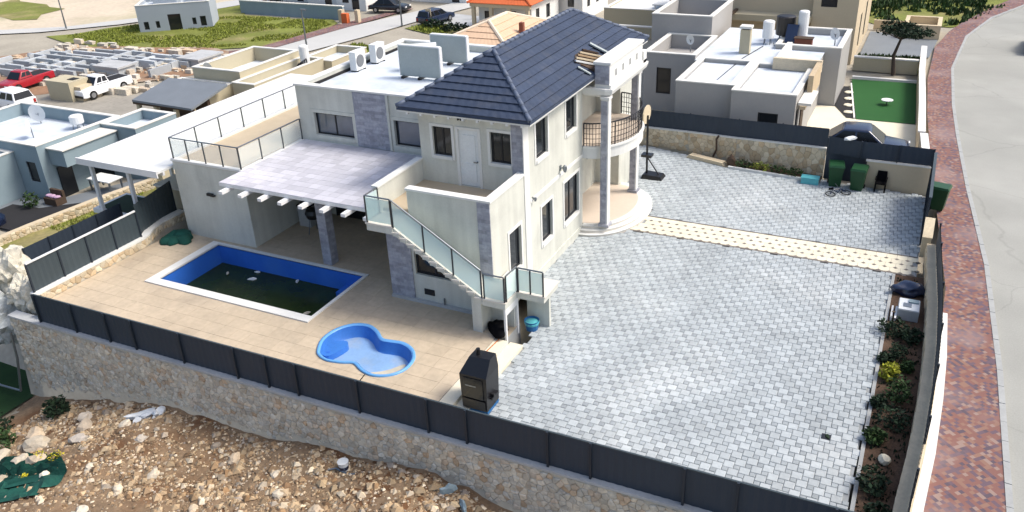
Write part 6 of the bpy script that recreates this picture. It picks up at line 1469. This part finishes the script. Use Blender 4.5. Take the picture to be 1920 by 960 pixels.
for i, (x, y, lab) in enumerate(((-33.6, 51.6, 'dark round bush beside the far road, left one'), (-31.6, 50.9, 'dark round bush beside the far road, middle one'), (-29.6, 50.3, 'dark round bush beside the far road, right one'))): shrub(x, y, -3, .9, .8, .6, 'leaf_dark', lab, 220, .16)
dkt = thing('broad_tree', 'dark broad tree at the top edge before the grey wall', 'tree', (-57.5, 54.5, -3)); MB().tube((-57.5, 54.5, -3), (-57.5, 54.5, -1), .2).obj('trunk', 'bark', dkt); mb = MB()
for k in range(8): leaves(mb, (-57.5+rg.uniform(-2.2, 2.2), 54.5+rg.uniform(-1, 1), -1+rg.uniform(-.4, .9)), 1.1, 1, .8, 130, .25, rg, 0)
mb.obj('crown', 'leaf_dark', dkt)
# grass tufts
def tufts(name, polys, n, s, mat, label, seed, zf):
    r = random.Random(seed); mb = MB(); k = 0
    X = [p[0] for P in polys for p in P]; Y = [p[1] for P in polys for p in P]
    while k < n:
        x, y = r.uniform(min(X), max(X)), r.uniform(min(Y), max(Y))
        if not any(inpoly(x, y, P) for P in polys): continue
        if noise.noise(Vector((x*.25, y*.25, seed))) < -.12: k += .2; continue
        k += 1; z = zf(x, y)
        for q in range(4):
            a = r.uniform(0, 2*PI); dx, dy = math.cos(a)*s*.3, math.sin(a)*s*.3; ox, oy = r.uniform(-s, s)*.6, r.uniform(-s, s)*.6; hh = s*r.uniform(.4, 1)
            mb.add([(x+ox-dx, y+oy-dy, z), (x+ox+dx, y+oy+dy, z), (x+ox+dy*.8, y+oy-dx*.8, z+hh)], [(0,1,2)])
    mb.obj(name, mat, kind='stuff', label=label, cat='grass')
gzf = lambda x, y: ground_z(x, y)+.06
tufts('grass', [[(-70, 37.5), (-62, 35.5), (-50, 38), (-45, 42), (-45, 50), (-47.5, 52), (-57.5, 51), (-65, 48.5), (-67.5, 42)]], 5200, .22, 'leaf_bright', 'tall green grass of the far left meadow', 4, gzf)
tufts('grass', [[(7.6, 51.5), (12.8, 51.5), (16, 58), (23, 74), (5, 88), (-5, 72), (0, 58)]], 1800, .5, 'leaf', 'green weeds on the plot at the top right', 5, gzf)
tufts('grass', [[(-29.0, -3), (-24.4, -3), (-24.2, 4), (-25.7, 6.5), (-27.2, 9), (-28.5, 4)]], 1100, .16, 'leaf_bright', 'mown grass strip left of the dark rear fence', 6, gzf)
tufts('grass', [[(-37.6, 40.3), (-30.8, 38.9), (-29.8, 41), (-33, 42.7), (-37.3, 43.6)], [(-36, 51), (-31, 48.8), (-27.3, 49.2), (-29, 52), (-35, 52.8)]], 500, .4, 'leaf_bright', 'wild grass patches beside the far road', 7, gzf)
tufts('grass', [[(7.4, 36.8), (11.1, 36.8), (11.2, 40.4), (7.4, 40.2)]], 620, .34, 'leaf', 'planted green bed behind the stone cross wall', 8, gzf)

tufts('weeds', [[(11.9, -5.5), (12.55, -5.5), (12.85, 0), (12.9, 3), (12.75, 8.2), (11.92, 8.2)]], 260, .10, 'leaf_dark', 'low weeds and ground cover over the garden bed soil', 9, lambda x, y: .045)
# ================================================================== RUBBLE ON THE BUILDING PLOT
rk = [datamesh(MB().rock((0,0,0), 1, .8, .62, 60+i, 2, .34), 'rock', 'rock_pale') for i in range(6)]
rr = random.Random(21)
big = [(-11.9, -7.6, .30), (-11.4, -8.2, .34), (-12.4, -7.2, .28), (-13.2, -8.6, .42), (-13.8, -8.2, .38), (-12.9, -9.4, .34), (-14.0, -9.6, .5), (-12.2, -9.3, .3), (-10.9, -9.9, .22), (-9.6, -9.2, .2), (-7.4, -8.7, .22), (-8.2, -10.6, .2), (-5.1, -9.3, .2), (-5.5, -7.2, .24), (-4.3, -10.2, .24), (-2.2, -9.9, .22), (-2.9, -8.1, .2), (-.6, -9.4, .22), (.3, -8.8, .2), (.9, -9.6, .24), (-6.6, -6.9, .22), (-9.0, -7.7, .2), (-10.2, -7.3, .24), (-3.7, -7.4, .22), (-1.4, -8.4, .2), (-12.6, -10.3, .24), (-6.1, -10.9, .2), (-7.9, -9.6, .18)]
for i, (x, y, s) in enumerate(big):
    o = inst('rock', rk[i % 6], None, (x, y, fine_plot(x, y)+s*.22), (rr.uniform(-.4, .4), rr.uniform(-.4, .4), rr.uniform(0, 6.28)), (s*rr.uniform(.9, 1.3), s, s*rr.uniform(.7, 1)))
    special = {3: 'big pale rock in the rock pile at the left, below the wall foot', 4: 'pale rock furthest left beside the dark bush', 6: 'largest rock of the left pile, just above the teal net', 8: 'pale rock right of the teal net rim', 13: 'round tan rock leaning on the wall foot left of the bucket'}
    tag(o, special.get(i, 'pale rough limestone rock lying on the dirt plot'), 'rock', 'larger rocks on the dirt plot')
mb = MB()
for k in range(26000):
    x = rr.uniform(-15.5, 5.5); y = -6.15-abs(rr.gauss(0, 2.8))
    if y < -13.5: continue
    d = noise.noise(Vector((x*.5, y*.5, 7)))
    if d < .04 and rr.random() < .6: continue
    s = .018+.06*rr.random()**2.0+(.13*rr.random() if rr.random() < .08 else 0)
    bm_off = rr.randrange(1000); z = fine_plot(x, y)+.03
    # small angular stone: jittered octahedron
    vs = [(x+s*rr.uniform(.7,1.3), y+s*rr.uniform(-.3,.3), z+s*.2), (x-s*rr.uniform(.7,1.3), y+s*rr.uniform(-.3,.3), z+s*.2), (x+s*rr.uniform(-.3,.3), y+s*rr.uniform(.7,1.2), z+s*.1), (x+s*rr.uniform(-.3,.3), y-s*rr.uniform(.7,1.2), z+s*.1), (x+s*rr.uniform(-.3,.3), y, z+s*rr.uniform(.6,1)), (x, y, z-s*.5)]
    mb.add(vs, [(0,2,4),(2,1,4),(1,3,4),(3,0,4),(2,0,5),(1,2,5),(3,1,5),(0,3,5)])
mb.obj('gravel', 'rock_isl', kind='stuff', label='loose pale gravel and small stones scattered over the dirt plot', cat='gravel')
# big rough stones ending the wall on the left
for i, (x, y, z, rx, ry, rz, mt, lab) in enumerate(((-18.5, -4.55, .50, .75, .7, 1.05, 'boulder_pale', 'largest pale boulder at the left end of the boundary wall'), (-17.5, -4.9, .0, .8, .55, .70, 'boulder_pale', 'pale boulder between the largest boulder and the fence end'), (-16.8, -4.6, .40, .42, .45, .55, 'boulder_pale', 'upright pale boulder touching the side fence'), (-16.3, -5.2, .22, .34, .36, .66, 'boulder_pale', 'leaning sandy stone slab at the corner of the front fence'), (-18.2, -5.3, -.9, 1.1, .55, .95, 'boulder_grey', 'grey boulder below at the left end of the stone wall'), (-19.8, -4.9, -.5, .9, .8, 1.0, 'boulder_pale', 'low pale boulder cut by the left picture edge'))):
    o = MB().rock((x, y, z), rx, ry, rz, 80+i, 4, .34).obj('boulder', mt, label=lab, cat='boulder')
# teal net with yellow flowers in the lower left
nm = MB(); xs = [-12.4+.16*i for i in range(24)]; ys = [-12.6+.16*i for i in range(17)]
nm = MB()
cxn, cyn = -11.9, -10.1
pts = [(cxn+r_*1.9*math.cos(a), cyn+r_*1.05*math.sin(a)*1.1) for r_ in (0,) for a in (0,)]
rings = []
for r_ in (1.0, .85, .7, .55, .4, .25, .1):
    rings.append([(cxn+r_*(1.9+.35*noise.noise(Vector((math.cos(a)*2, math.sin(a)*2, 3))))*math.cos(a+.35), cyn+r_*(1.05+.3*noise.noise(Vector((math.cos(a)*2, math.sin(a)*2, 8))))*math.sin(a+.35), 0) for a in [2*PI*i/36 for i in range(60)]])
rings = [[(p[0], p[1], fine_plot(p[0], p[1])+.05+.30*abs(noise.noise(Vector((p[0]*2.9, p[1]*2.9, 2))))) for p in r_] for r_ in rings]
nm.loft(rings, caps=False); k = len(nm.v)-60; nm.f.append(tuple(range(k, k+60)))
nm.obj('shade_net', 'teal_net', label='dark teal shade net spread on the dirt in the lower left corner', cat='net', smooth=False)
for i, (x, y, lab) in enumerate(((-12.1, -9.2, 'tuft of yellow flowers at the left upper rim of the teal net'), (-11.35, -9.15, 'larger tuft of yellow flowers at the right rim of the teal net'), (-11.6, -10.1, 'small tuft of yellow flowers in the middle of the teal net'))):
    f_ = thing('yellow_flowers', lab, 'flowers', (x, y, fine_plot(x, y)), 'yellow flower tufts by the teal net'); z = fine_plot(x, y)+.12; r_ = (.2, .24, .1)[i]
    leaves(MB(), (x, y, z+.1), r_, r_, r_*.6, 60, .04, rg, 0).obj('blossom', 'yellow_flower', f_); leaves(MB(), (x, y, z+.02), r_*1.1, r_*1.1, r_*.5, 50, .05, rg, 0).obj('foliage', 'leaf', f_)
# litter by the wall
lt = MB(); lt.rock((-9.95, -6.75, fine_plot(-9.95, -6.75)+.06), .50, .22, .09, 6, 3, .9); lt.rock((-9.5, -6.6, fine_plot(-9.5, -6.6)+.12), .2, .18, .16, 9, 3, .9); lt.obj('plastic_sheet', 'net_white', label='crumpled white plastic sheet at the foot of the stone wall', cat='plastic')
bk_ = thing('paint_bucket', 'white and blue paint bucket tipped beside the wall foot', 'bucket', (-1.75, -6.6, plot_z(-1.75, -6.6))); z = fine_plot(-1.75, -6.6)
MB().lathe((-1.75, -6.6, z+.05), [(.13, 0), (.16, .3), (.17, .32)], 14).obj('body', 'net_white', bk_); MB().lathe((-1.75, -6.6, z+.12), [(.148, 0), (.158, .12)], 14).obj('label_band', 'car_blue', bk_)
MB().path([(-2.7, -6.9, z+.02), (-2.3, -6.95, z+.1), (-1.95, -6.7, z+.12), (-1.5, -6.75, z+.1), (-1.1, -6.6, z+.12)], .03).obj('scrap_pipe', 'steel', label='bent grey pipe scrap beside the paint bucket', cat='pipe')
for i, (x, y, lab) in enumerate(((1.75, -6.5, 'grey jagged scrap sheet leaning near the wall foot'), (2.35, -6.75, 'pale scrap sheet at the bottom edge below the wall'))):
    MB().rock((x, y, fine_plot(x, y)+.12), .22, .08, .22, 30+i, 2, .4).obj('scrap_sheet', 'house_blue', label=lab, cat='scrap')
# grey hose pipes at left corner
gp_ = MB(); gp_.path([(-21.5, -5.9, -3.6), (-18.6, -6.3, -3.55), (-17.3, -6.35, -3.4), (-17.12, -6.15, -2.0), (-17.12, -6.05, -.9)], .045, 8); gp_.obj('drain_pipe', 'steel', label='grey drain pipe running down the left end of the stone wall', cat='pipe')
